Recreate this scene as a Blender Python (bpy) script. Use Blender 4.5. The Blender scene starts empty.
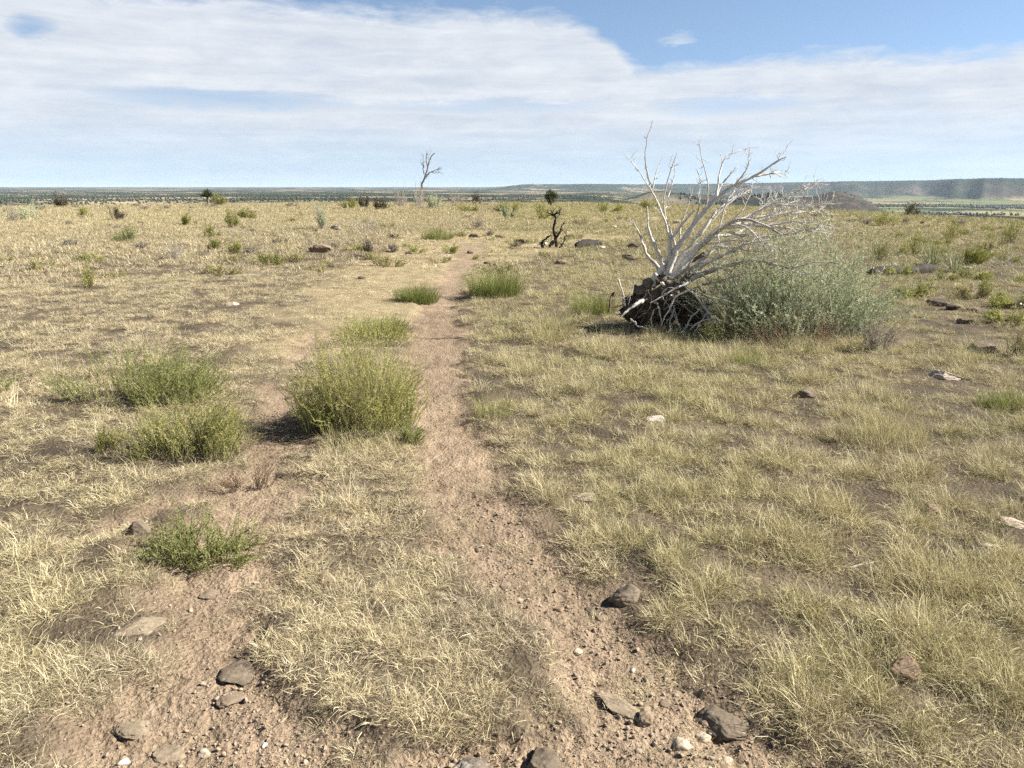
import bpy, math, random
import numpy as np
from mathutils import Vector

S = bpy.context.scene
COL = S.collection
R = math.radians
rng = np.random.default_rng(7)

# ------------------------------------------------------------------ camera
F = 770.0
PITCH = math.atan(197.0 / F)
CAMZ = 1.6
cd = bpy.data.cameras.new('camera')
cam = bpy.data.objects.new('camera', cd)
COL.objects.link(cam)
cam.location = (0, 0, CAMZ)
cam.rotation_euler = (math.pi / 2 - PITCH, 0, 0)
cd.sensor_width = 36
cd.lens = 36 * F / 1024
cd.clip_start = 0.05
cd.clip_end = 200000
S.camera = cam
cP, sP = math.cos(PITCH), math.sin(PITCH)


def ray(x, y):
    u, v = (x - 512) / F, (384 - y) / F
    return np.array([u, cP + v * sP, v * cP - sP])


def gp(x, y, z=0.0):
    """point of the level z seen at a photo position"""
    d = ray(x, y)
    t = (z - CAMZ) / d[2]
    return np.array([d[0] * t, d[1] * t])


def at(x, y, Y):
    d = ray(x, y)
    t = Y / d[1]
    return np.array([d[0] * t, Y, CAMZ + d[2] * t])


# ------------------------------------------------------------------ noise
def _hash(ix, iy, seed):
    h = (ix.astype(np.int64) * 374761393 + iy.astype(np.int64) * 668265263 + seed * 982451653) & 0xFFFFFFFF
    h = ((h ^ (h >> 13)) * 1274126177) & 0xFFFFFFFF
    h = h ^ (h >> 16)
    return (h & 0xFFFF) / 65535.0


def vnoise(x, y, seed=0):
    ix, iy = np.floor(x), np.floor(y)
    fx, fy = x - ix, y - iy
    fx, fy = fx * fx * (3 - 2 * fx), fy * fy * (3 - 2 * fy)
    a, b = _hash(ix, iy, seed), _hash(ix + 1, iy, seed)
    c, d = _hash(ix, iy + 1, seed), _hash(ix + 1, iy + 1, seed)
    return (a * (1 - fx) + b * fx) * (1 - fy) + (c * (1 - fx) + d * fx) * fy


def fbm(x, y, seed=0, oct=4, rough=.5):
    x, y = np.asarray(x, float), np.asarray(y, float)
    s, a, t = 0, 1.0, 0
    for o in range(oct):
        s = s + a * vnoise(x * 2 ** o + 17.3 * o, y * 2 ** o - 9.1 * o, seed + o)
        t += a
        a *= rough
    return s / t


def sstep(a, b, x):
    t = np.clip((x - a) / (b - a), 0, 1)
    return t * t * (3 - 2 * t)


# ------------------------------------------------------------------ tracks (photo rows turned into ground positions)
def track(rows):
    Y, L, Rr = [], [], []
    for y, xl, xr in rows:
        a, b = gp(xl, y), gp(xr, y)
        Y.append(a[1]); L.append(a[0]); Rr.append(b[0])
    o = np.argsort(Y)
    return np.array(Y)[o], np.array(L)[o], np.array(Rr)[o]


RT = track([(900, 620, 1010), (768, 600, 835), (700, 572, 728), (650, 545, 682), (600, 500, 620), (550, 455, 575), (500, 425, 525),
            (460, 418, 505), (430, 415, 490), (400, 412, 476), (370, 410, 470), (340, 410, 465), (310, 415, 460),
            (290, 430, 463), (275, 440, 470), (260, 448, 480), (248, 446, 488), (242, 450, 486)])
LT = track([(900, 60, 520), (768, 90, 430), (730, 80, 400), (700, 95, 330), (660, 150, 280), (610, 165, 268), (570, 165, 262), (540, 180, 272),
            (500, 212, 292), (450, 250, 312), (420, 255, 305), (390, 262, 300), (360, 275, 312), (335, 305, 335)])
BT = track([(900, 200, 1000), (775, 380, 870), (745, 390, 830), (725, 560, 760)])      # stony strip at the near end
SP = track([(350, 270, 420), (320, 290, 430), (290, 320, 445), (270, 350, 470), (250, 380, 560), (238, 390, 640), (230, 430, 560)])  # thin trampled turf


def inside(T, x, y, soft):
    Y, L, Rr = T
    l, r = np.interp(y, Y, L), np.interp(y, Y, Rr)
    d = np.minimum(x - l, r - x)
    d = np.minimum(d, np.minimum(y - Y[0] + .3, Y[-1] - y))
    return d


def bare(x, y):
    n = (fbm(x * 2.0, y * 2.0, 3, 4) - .5) * .75 + (fbm(x * 9, y * 9, 5, 3) - .5) * .35
    r = np.hypot(x, y)
    sc = np.clip(r / 6, .6, 1.5)
    w = .04 + .07 * sstep(6, 20, r)
    m = np.maximum(sstep(-.06 - w, .08 + w, inside(RT, x, y, .1) + n * .5 * sc), sstep(-.16, .16, inside(LT, x, y, .1) - .03 + n * .75))
    m = np.maximum(m, sstep(-.12, .12, inside(BT, x, y, .1) + .04 + n * .8))
    # worn patches in the grass near the tracks
    pt = sstep(.63, .73, fbm(x * 1.4, y * 1.4, 7, 4)) * sstep(9, 4, r) * sstep(.5, -.6, x - np.interp(y, RT[0], RT[2]))
    m = np.maximum(m, .85 * pt)
    return m * (1 - .45 * sstep(14, 24, r))


def right_track(x, y):
    n = (fbm(x * 2.2, y * 2.2, 3, 4) - .5) * .2
    return sstep(-.05, .08, inside(RT, x, y, .1) + n)


def sparse(x, y):
    n = (fbm(x * .9, y * .9, 13, 3) - .5)
    return sstep(-.4, .5, inside(SP, x, y, .1) + n * 1.6)


def rightness(x, y):
    xc = np.interp(y, RT[0], RT[2])
    return sstep(-.2, .5, x - xc)


# ------------------------------------------------------------------ terrain
EA = [-180, -60, -35, -15, 5, 12, 20, 28, 35, 60, 180]
ER = [70, 68, 68, 76, 76, 62, 49, 40, 34, 33, 70]


def edge_r(az):
    return np.interp(az, EA, ER)


def terrain(x, y, fine=True):
    x, y = np.asarray(x, float), np.asarray(y, float)
    r = np.hypot(x, y)
    az = np.degrees(np.arctan2(x, y))
    e = edge_r(az) + (fbm(az / 4, az * 0, 21, 3) - .5) * 9
    p = .10 * (fbm(x * .25, y * .25, 31, 3) - .5) * sstep(2, 12, r)
    if fine:
        near = 1 - sstep(25, 60, r)
        p = p + near * (.045 * (fbm(x * 2.5, y * 2.5, 33, 3) - .5) + .016 * (fbm(x * 14, y * 14, 35, 3) - .5))
        b = bare(x, y) * (1 - sstep(30, 45, r))
        p = p - .045 * b
        p = p + near * b * .026 * (fbm(x * 26, y * 26, 37, 3) - .5)
    far = r > 30
    if not far.any():
        return p
    right = sstep(5, 15, az)
    base = -33 + 16 * (fbm(x / 900, y / 900, 41, 4) - .5) * sstep(300, 1200, r)
    base = base * (1 - right) + right * (-94 + 4 * (fbm(x / 700, y / 700, 43, 3) - .5))
    # far tableland
    fr = 9500 + 2600 * (fbm(az / 6 + 4, az * 0, 51, 3) - .5) - 1500 * sstep(27.2, 29.5, az) + 700 * (fbm(az / 1.1, az * 0, 52, 3) - .5)
    top = 35 + 40 * sstep(8, 32, az)
    rs = sstep(-2.5, 1.5, az)
    t = sstep(0, 1, (r - fr + 700) / (1300 + 500 * fbm(az / 1.2, az * 0 + r / 3000, 53, 2)))
    base = base * (1 - rs * t) + top * rs * t
    base = base + (1 - rs) * sstep(5000, 22000, r) * 28
    base = base + right * (1 - t) * 25 * sstep(.6, .9, fbm(x / 1500, y / 1500, 57, 3)) * sstep(5500, 7500, r)

    # dark hills in the valley
    def hill(a0, r0, wa, wr, h):
        q = ((az - a0) * R(1) * r0 / wa) ** 2 + ((r - r0) / wr) ** 2
        n = fbm(x / 180, y / 180, 61, 4) - .5
        return h * (1 - sstep(.15, 1.0, np.sqrt(q) + n * .35)) + 14 * n * (q < 1.6)
    base = base + hill(20.0, 2600, 300, 420, 58) + hill(23.2, 2500, 150, 330, 36) + hill(16.6, 2900, 260, 330, 50) + hill(11.3, 3000, 190, 420, 56) + hill(14.0, 3500, 330, 400, 58)
    w = 260 + 420 * right
    d = sstep(0, 1, (r - e) / w)
    return p * (1 - d) + base * d


def hz(x, y):
    return float(terrain(np.array([x]), np.array([y]))[0])


# ------------------------------------------------------------------ mesh helpers
def mesh_np(name, V, Fq, attrs=None, mat=None, smooth=False):
    """V (n,3), Fq (m,k) index array (or list of such arrays of different k)"""
    me = bpy.data.meshes.new(name)
    Fl = Fq if isinstance(Fq, list) else [Fq]
    Fl = [f for f in Fl if len(f)]
    me.vertices.add(len(V))
    me.vertices.foreach_set('co', np.ascontiguousarray(V, dtype=np.float32).ravel())
    idx = np.concatenate([f.ravel() for f in Fl]).astype(np.int32)
    tot = np.concatenate([np.full(len(f), f.shape[1]) for f in Fl]).astype(np.int32)
    st = np.concatenate([[0], np.cumsum(tot)[:-1]]).astype(np.int32)
    me.loops.add(len(idx))
    me.loops.foreach_set('vertex_index', idx)
    me.polygons.add(len(tot))
    me.polygons.foreach_set('loop_start', st)
    if smooth:
        me.polygons.foreach_set('use_smooth', np.ones(len(tot), dtype=bool))
    for k, v in (attrs or {}).items():
        v = np.asarray(v)
        if v.ndim == 2:
            a = me.attributes.new(k, 'FLOAT_COLOR', 'POINT')
            a.data.foreach_set('color', np.ascontiguousarray(np.c_[v, np.ones(len(v))], dtype=np.float32).ravel())
        else:
            a = me.attributes.new(k, 'FLOAT', 'POINT')
            a.data.foreach_set('value', np.ascontiguousarray(v, dtype=np.float32))
    me.update(calc_edges=True)
    me.validate()
    if mat:
        me.materials.append(mat)
    return me


def link(name, me, parent=None):
    o = bpy.data.objects.new(name, me)
    COL.objects.link(o)
    if parent:
        o.parent = parent
    return o


def tag(o, label, cat, group=None, kind=None):
    o['label'] = label
    o['category'] = cat
    if group: o['group'] = group
    if kind: o['kind'] = kind
    return o


def empty(name, loc, rz=0):
    o = bpy.data.objects.new(name, None)
    o.empty_display_size = .1
    COL.objects.link(o)
    o.location = loc
    o.rotation_euler = (0, 0, rz)
    return o


class Geo:
    """collects vertices, quads and a per vertex value, then becomes one mesh"""
    def __init__(s):
        s.V, s.Q, s.T, s.B, s.n = [], [], [], [], 0

    def add(s, V, Q=None, T=None, b=.5):
        V = np.asarray(V, float)
        if Q is not None: s.Q.append(np.asarray(Q) + s.n)
        if T is not None: s.T.append(np.asarray(T) + s.n)
        s.V.append(V)
        s.B.append(np.broadcast_to(np.asarray(b, float), (len(V),)).copy())
        s.n += len(V)

    def mesh(s, name, mat, smooth=False):
        Fl = []
        if s.Q: Fl.append(np.concatenate(s.Q))
        if s.T: Fl.append(np.concatenate(s.T))
        return mesh_np(name, np.concatenate(s.V), Fl, {'bl': np.concatenate(s.B)}, mat, smooth)


def blades(g, n, rad, L, lean, curve, w, nseg=3, origin=(0, 0, 0), out=.7, b=None, rng=rng, taper=.8, zsc=1.0):
    """n curved, tapering blades standing in a disc of radius rad"""
    q = np.sqrt(rng.random(n)) * rad
    a0 = rng.random(n) * 2 * np.pi
    base = np.c_[q * np.cos(a0), q * np.sin(a0), np.zeros(n)] + np.asarray(origin)
    a = np.where(rng.random(n) < out, a0 + rng.normal(0, .6, n), rng.random(n) * 2 * np.pi)
    ln = rng.uniform(L[0], L[1], n)
    th = rng.uniform(lean[0], lean[1], n)
    cu = rng.uniform(curve[0], curve[1], n)
    tw = rng.normal(0, 1.1, n)
    tb = rng.uniform(0, 2 * np.pi, n)
    ww = rng.uniform(w[0], w[1], n)
    P = [base]
    p = base.copy()
    aa = a.copy()
    for k in range(nseg):
        t = th + cu * (k + .5) / nseg
        p = p + (ln / nseg)[:, None] * np.c_[np.sin(t) * np.cos(aa), np.sin(t) * np.sin(aa), np.cos(t) * zsc]
        aa = aa + tw / nseg
        p[:, 2] = np.maximum(p[:, 2], .002)
        P.append(p.copy())
    sx = np.c_[-np.sin(a) * np.cos(tb) , np.cos(a) * np.cos(tb), np.sin(tb) * .5]
    V = []
    for k in range(nseg + 1):
        f = (1 - (k / nseg)) ** taper * .95 + .05
        V.append(P[k] + sx * (ww * f)[:, None] * .5)
        V.append(P[k] - sx * (ww * f)[:, None] * .5)
    V = np.stack(V, 1)                       # n, 2(nseg+1), 3
    m = 2 * (nseg + 1)
    Q = []
    for k in range(nseg):
        i = np.arange(n) * m + 2 * k
        Q.append(np.c_[i, i + 1, i + 3, i + 2])
    bb = rng.random(n) if b is None else np.clip(rng.normal(b[0], b[1], n), 0, 1)
    g.add(V.reshape(-1, 3), np.concatenate(Q), b=np.repeat(bb, m))


def stems(n, base, top, k, wob, rng=rng):
    """n wobbling paths from base (n,3) to top (n,3): (n,k,3)"""
    t = np.linspace(0, 1, k)[None, :, None]
    P = base[:, None] * (1 - t) + top[:, None] * t
    lift = np.zeros((n, 3)); lift[:, 2] = 1
    d = np.linalg.norm(top - base, axis=1)
    P = P + (np.sin(np.pi * t) * .10 * d[:, None, None]) * lift[:, None]
    J = rng.normal(0, 1, P.shape) * wob * d[:, None, None] / k
    J = np.cumsum(J, axis=1); J[:, 0] = 0
    return P + J


def tubes(g, P, rad, sides=3, b=None, cap=True):
    """P (n,k,3), rad (n,k)"""
    n, k, _ = P.shape
    T = np.gradient(P, axis=1)
    T /= np.linalg.norm(T, axis=2, keepdims=True) + 1e-9
    ref = np.where(np.abs(T[:, 0, 2:3]) < .9, np.array([0, 0, 1.0]), np.array([1.0, 0, 0]))
    a0 = np.cross(T[:, 0], ref)
    A = np.empty_like(T)
    for q in range(k):                      # carry the frame along the path without twisting
        a0 = a0 - T[:, q] * (a0 * T[:, q]).sum(1, keepdims=True)
        a0 = a0 / (np.linalg.norm(a0, axis=1, keepdims=True) + 1e-9)
        A[:, q] = a0
    B = np.cross(T, A)
    ang = np.arange(sides) * 2 * np.pi / sides
    V = P[:, :, None] + rad[:, :, None, None] * (np.cos(ang)[:, None] * A[:, :, None] + np.sin(ang)[:, None] * B[:, :, None])
    idx = np.arange(n * k * sides).reshape(n, k, sides)
    a = idx[:, :-1]; c = idx[:, 1:]
    Q = np.stack([a, np.roll(a, -1, 2), np.roll(c, -1, 2), c], -1).reshape(-1, 4)
    bb = np.full(n * k * sides, .5) if b is None else np.repeat(b, k * sides)
    g.add(V.reshape(-1, 3), Q, b=bb)


def leaves(g, pos, dirs, ln, wd, b, rng=rng):
    """diamond leaves"""
    n = len(pos)
    r = rng.normal(0, 1, (n, 3))
    s = np.cross(dirs, r); s /= np.linalg.norm(s, axis=1, keepdims=True) + 1e-9
    mid = pos + dirs * (ln * .45)[:, None]
    V = np.stack([pos, mid + s * wd[:, None] * .5, pos + dirs * ln[:, None], mid - s * wd[:, None] * .5], 1).reshape(-1, 3)
    Q = np.arange(n * 4).reshape(n, 4)
    g.add(V, Q, b=np.repeat(b, 4))


# ------------------------------------------------------------------ materials
def new_mat(name):
    m = bpy.data.materials.new(name)
    m.use_nodes = True
    nt = m.node_tree
    for n in list(nt.nodes): nt.nodes.remove(n)
    out = nt.nodes.new('ShaderNodeOutputMaterial')
    return m, nt, out


def N(nt, t, **kw):
    n = nt.nodes.new(t)
    for k, v in kw.items(): setattr(n, k, v)
    return n


def ramp(nt, cols, fac=None):
    r = N(nt, 'ShaderNodeValToRGB')
    e = r.color_ramp.elements
    while len(e) < len(cols): e.new(.5)
    for i, (p, c) in enumerate(cols):
        e[i].position = p
        e[i].color = (*c, 1)
    if fac is not None: nt.links.new(fac, r.inputs[0])
    return r.outputs[0]


def mixc(nt, fac, a, b, mode='MIX'):
    m = N(nt, 'ShaderNodeMix', data_type='RGBA', blend_type=mode)
    for s, v in ((m.inputs[0], fac), (m.inputs[6], a), (m.inputs[7], b)):
        if isinstance(v, (int, float)): s.default_value = v
        elif isinstance(v, tuple): s.default_value = (*v, 1)
        else: nt.links.new(v, s)
    return m.outputs[2]


def math_(nt, op, a, b=0.0, c=None, clamp=False):
    m = N(nt, 'ShaderNodeMath', operation=op, use_clamp=clamp)
    for s, v in zip(m.inputs, (a, b, c)):
        if v is None: continue
        if isinstance(v, (int, float)): s.default_value = v
        else: nt.links.new(v, s)
    return m.outputs[0]


def noise(nt, scale, detail=4, rough=.55, vec=None, out=0, dist=0):
    n = N(nt, 'ShaderNodeTexNoise')
    n.inputs['Distortion'].default_value = dist
    n.inputs['Scale'].default_value = scale
    n.inputs['Detail'].default_value = detail
    n.inputs['Roughness'].default_value = rough
    if vec is not None: nt.links.new(vec, n.inputs['Vector'])
    return n.outputs[out]


def leafy(nt, out, col, trans=.3, rough=.6):
    d = N(nt, 'ShaderNodeBsdfPrincipled')
    d.inputs['Roughness'].default_value = rough
    d.inputs['Specular IOR Level'].default_value = .25
    t = N(nt, 'ShaderNodeBsdfTranslucent')
    mx = N(nt, 'ShaderNodeMixShader')
    mx.inputs[0].default_value = trans
    nt.links.new(col, d.inputs['Base Color'])
    nt.links.new(col, t.inputs['Color'])
    nt.links.new(d.outputs[0], mx.inputs[1])
    nt.links.new(t.outputs[0], mx.inputs[2])
    nt.links.new(mx.outputs[0], out.inputs[0])


def foliage_mat(name, cols, trans=.3):
    m, nt, out = new_mat(name)
    a = N(nt, 'ShaderNodeAttribute', attribute_name='bl')
    c = ramp(nt, cols, a.outputs['Fac'])
    leafy(nt, out, c, trans)
    return m


def grass_mat():
    m, nt, out = new_mat('grass_blades')
    bl = N(nt, 'ShaderNodeAttribute', attribute_name='bl').outputs['Fac']
    ti = N(nt, 'ShaderNodeAttribute', attribute_name='tint', attribute_type='INSTANCER').outputs['Fac']
    sh = N(nt, 'ShaderNodeAttribute', attribute_name='shade', attribute_type='INSTANCER').outputs['Fac']
    straw = ramp(nt, [(0, (.20, .145, .09)), (.3, (.43, .345, .205)), (.65, (.66, .56, .335)), (1, (.86, .775, .53))], bl)
    green = ramp(nt, [(0, (.16, .13, .07)), (.35, (.27, .265, .105)), (.7, (.47, .435, .20)), (1, (.78, .70, .44))], bl)
    grey = ramp(nt, [(0, (.14, .11, .075)), (.5, (.36, .30, .205)), (1, (.64, .56, .41))], bl)
    c = mixc(nt, ti, straw, green)
    c = mixc(nt, sh, c, grey)
    leafy(nt, out, c, .14)
    return m


def ground_mat():
    m, nt, out = new_mat('soil')
    p = N(nt, 'ShaderNodeBsdfPrincipled')
    p.inputs['Roughness'].default_value = .95
    p.inputs['Specular IOR Level'].default_value = .15
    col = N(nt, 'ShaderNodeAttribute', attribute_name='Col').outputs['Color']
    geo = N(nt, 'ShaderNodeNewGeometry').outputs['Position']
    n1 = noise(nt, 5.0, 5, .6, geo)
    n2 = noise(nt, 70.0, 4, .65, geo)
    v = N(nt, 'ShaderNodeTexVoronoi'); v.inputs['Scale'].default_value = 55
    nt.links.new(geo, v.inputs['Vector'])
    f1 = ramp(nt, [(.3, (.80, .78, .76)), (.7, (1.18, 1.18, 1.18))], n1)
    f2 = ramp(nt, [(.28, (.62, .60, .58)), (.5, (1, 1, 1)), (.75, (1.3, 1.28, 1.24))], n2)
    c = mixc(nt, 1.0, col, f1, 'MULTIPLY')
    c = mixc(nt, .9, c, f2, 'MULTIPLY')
    nt.links.new(c, p.inputs['Base Color'])
    b = N(nt, 'ShaderNodeBump')
    b.inputs['Strength'].default_value = .9
    b.inputs['Distance'].default_value = .02
    h = math_(nt, 'ADD', n2, math_(nt, 'MULTIPLY', v.outputs['Distance'], .5))
    nt.links.new(h, b.inputs['Height'])
    nt.links.new(b.outputs[0], p.inputs['Normal'])
    nt.links.new(p.outputs[0], out.inputs[0])
    return m


def far_mat():
    """land beyond the rim: woodland, scrub, fields"""
    m, nt, out = new_mat('far_land')
    p = N(nt, 'ShaderNodeBsdfPrincipled')
    p.inputs['Roughness'].default_value = 1
    p.inputs['Specular IOR Level'].default_value = 0
    col = N(nt, 'ShaderNodeAttribute', attribute_name='Col').outputs['Color']
    wood = N(nt, 'ShaderNodeAttribute', attribute_name='wood').outputs['Fac']
    geo = N(nt, 'ShaderNodeNewGeometry').outputs['Position']
    n1 = noise(nt, .012, 5, .65, geo)
    n2 = noise(nt, .05, 3, .6, geo)
    f1 = ramp(nt, [(.3, (.72, .72, .74)), (.7, (1.25, 1.24, 1.2))], n1)
    c = mixc(nt, 1.0, col, f1, 'MULTIPLY')
    n0 = noise(nt, .0016, 4, .6, geo)
    c = mixc(nt, 1.0, c, ramp(nt, [(.35, (.78, .79, .80)), (.65, (1.2, 1.18, 1.15))], n0), 'MULTIPLY')
    k = math_(nt, 'ADD', math_(nt, 'MULTIPLY', n1, .5), math_(nt, 'MULTIPLY', n2, .5))
    k = math_(nt, 'ADD', k, math_(nt, 'MULTIPLY', math_(nt, 'SUBTRACT', .5, n0), 1.8))
    k = math_(nt, 'ADD', k, math_(nt, 'SUBTRACT', math_(nt, 'MULTIPLY', wood, .5), .5))
    k = math_(nt, 'MULTIPLY', math_(nt, 'SUBTRACT', k, .12), 9, clamp=True)
    c = mixc(nt, k, c, (.030, .042, .030))
    nt.links.new(c, p.inputs['Base Color'])
    nt.links.new(p.outputs[0], out.inputs[0])
    return m


def rock_mat(name, c1, c2, lichen=(.42, .40, .33), la=.62, scale=9, bump=.004):
    m, nt, out = new_mat(name)
    p = N(nt, 'ShaderNodeBsdfPrincipled')
    p.inputs['Roughness'].default_value = .9
    p.inputs['Specular IOR Level'].default_value = .2
    oi = N(nt, 'ShaderNodeObjectInfo')
    tc = N(nt, 'ShaderNodeTexCoord')
    add = N(nt, 'ShaderNodeVectorMath', operation='ADD')
    nt.links.new(tc.outputs['Object'], add.inputs[0])
    nt.links.new(oi.outputs['Location'], add.inputs[1])
    vec = add.outputs[0]
    n1, n2, n3 = noise(nt, scale, 5, .6, vec), noise(nt, scale * 7, 5, .7, vec), noise(nt, scale * 2.3, 6, .7, vec)
    c = ramp(nt, [(.3, c1), (.7, c2)], n1)
    c = mixc(nt, .8, c, ramp(nt, [(.3, (.6, .6, .6)), (.7, (1.3, 1.3, 1.3))], n2), 'MULTIPLY')
    k = math_(nt, 'MULTIPLY', math_(nt, 'SUBTRACT', n3, la), 12, clamp=True)
    c = mixc(nt, math_(nt, 'MULTIPLY', k, .55), c, lichen)
    nt.links.new(c, p.inputs['Base Color'])
    b = N(nt, 'ShaderNodeBump')
    b.inputs['Strength'].default_value = .8
    b.inputs['Distance'].default_value = bump
    nt.links.new(math_(nt, 'ADD', n2, n3), b.inputs['Height'])
    if bump: nt.links.new(b.outputs[0], p.inputs['Normal'])
    nt.links.new(p.outputs[0], out.inputs[0])
    return m


def wood_mat(name, cols, streak=(3, 3, 3)):
    m, nt, out = new_mat(name)
    p = N(nt, 'ShaderNodeBsdfPrincipled')
    p.inputs['Roughness'].default_value = .8
    p.inputs['Specular IOR Level'].default_value = .2
    tc = N(nt, 'ShaderNodeTexCoord')
    n1 = noise(nt, 7, 5, .65, tc.outputs['Object'])
    n2 = noise(nt, 60, 3, .6, tc.outputs['Object'])
    f = math_(nt, 'ADD', math_(nt, 'MULTIPLY', n1, .65), math_(nt, 'MULTIPLY', n2, .35))
    c = ramp(nt, cols, f)
    nt.links.new(c, p.inputs['Base Color'])
    b = N(nt, 'ShaderNodeBump')
    b.inputs['Strength'].default_value = .8
    b.inputs['Distance'].default_value = .006
    nt.links.new(n2, b.inputs['Height'])
    nt.links.new(b.outputs[0], p.inputs['Normal'])
    nt.links.new(p.outputs[0], out.inputs[0])
    return m


M = dict(
    soil=ground_mat(), far=far_mat(), grass=grass_mat(),
    rock=rock_mat('dark_basalt', (.105, .082, .060), (.205, .165, .120), (.32, .28, .21)),
    rockbrown=rock_mat('brown_rock', (.17, .128, .09), (.28, .218, .155), (.34, .29, .22)),
    rockred=rock_mat('reddish_rock', (.20, .14, .10), (.30, .215, .15), (.36, .29, .22)),
    rockflat=rock_mat('flat_tan_rock', (.19, .15, .105), (.29, .235, .165), (.34, .30, .22)),
    rockpale=rock_mat('pale_rock', (.36, .29, .22), (.50, .42, .33), (.55, .5, .42)),
    rockwhite=rock_mat('white_rock', (.48, .44, .37), (.68, .64, .57), (.45, .40, .33), .6),
    lich=rock_mat('lichened_rock', (.10, .085, .07), (.20, .165, .135), (.58, .54, .46), .5),
    gravel=rock_mat('gravel', (.22, .168, .122), (.40, .32, .24), (.46, .40, .32), .6, 3, 0),
    dead=wood_mat('bleached_wood', [(.31, (.11, .09, .075)), (.39, (.50, .46, .40)), (.50, (.63, .60, .55)), (.75, (.75, .73, .69))]),
    deadgrey=wood_mat('weathered_wood', [(.33, (.10, .085, .068)), (.46, (.40, .36, .31)), (.62, (.64, .60, .54))]),
    gstem=wood_mat('pale_green_stems', [(.3, (.16, .15, .06)), (.7, (.36, .33, .17))]),
    sstem=wood_mat('grey_green_stems', [(.3, (.24, .235, .17)), (.7, (.42, .41, .32))]),
    twig=wood_mat('brown_twigs', [(.3, (.10, .075, .05)), (.7, (.26, .20, .14))]),
    char=wood_mat('charred_wood', [(.32, (.014, .011, .009)), (.47, (.045, .034, .026)), (.58, (.13, .095, .068)), (.72, (.26, .20, .15))]),
    burnt=wood_mat('burnt_wood', [(.3, (.012, .010, .009)), (.55, (.035, .028, .023)), (.75, (.12, .095, .075))]),
    trunkbase=wood_mat('brown_trunk', [(.32, (.035, .026, .02)), (.48, (.13, .10, .075)), (.6, (.27, .225, .18)), (.75, (.42, .37, .31))]),
    snag=wood_mat('dark_snag_wood', [(.3, (.09, .075, .065)), (.7, (.22, .19, .17))]),
    weed=foliage_mat('olive_weed', [(0, (.13, .15, .035)), (.4, (.31, .325, .08)), (.8, (.49, .475, .15)), (1, (.72, .64, .33))]),
    weed2=foliage_mat('green_weed', [(0, (.13, .16, .045)), (.5, (.27, .315, .09)), (.85, (.35, .375, .135)), (1, (.56, .52, .27))]),
    sage=foliage_mat('silver_sage', [(0, (.20, .24, .12)), (.4, (.42, .47, .285)), (.8, (.62, .66, .45)), (1, (.74, .74, .56))]),
    bright=foliage_mat('yellow_green', [(0, (.13, .145, .025)), (.5, (.26, .28, .05)), (1, (.44, .43, .13))]),
    gtuft=foliage_mat('fresh_grass', [(0, (.10, .12, .03)), (.5, (.20, .225, .06)), (.85, (.33, .335, .12)), (1, (.55, .49, .25))]),
    stuft=foliage_mat('pale_grass', [(0, (.22, .20, .09)), (.5, (.42, .38, .19)), (1, (.64, .57, .34))]),
    grey=foliage_mat('grey_brush', [(0, (.13, .11, .08)), (.5, (.26, .23, .17)), (1, (.46, .41, .31))]),
    dark=foliage_mat('dark_brush', [(0, (.045, .045, .03)), (.5, (.09, .085, .055)), (1, (.19, .165, .11))]),
    rust=foliage_mat('rusty_weed', [(0, (.16, .08, .04)), (.5, (.31, .17, .085)), (1, (.45, .32, .17))]),
    yucca=foliage_mat('yucca_leaves', [(0, (.11, .135, .06)), (.5, (.22, .25, .115)), (1, (.44, .42, .25))]),
    juniper=foliage_mat('juniper', [(0, (.022, .035, .013)), (.5, (.045, .068, .022)), (1, (.085, .115, .04))]),
    fartree=foliage_mat('far_trees', [(0, (.025, .036, .02)), (1, (.06, .075, .042))], .1),
)

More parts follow.
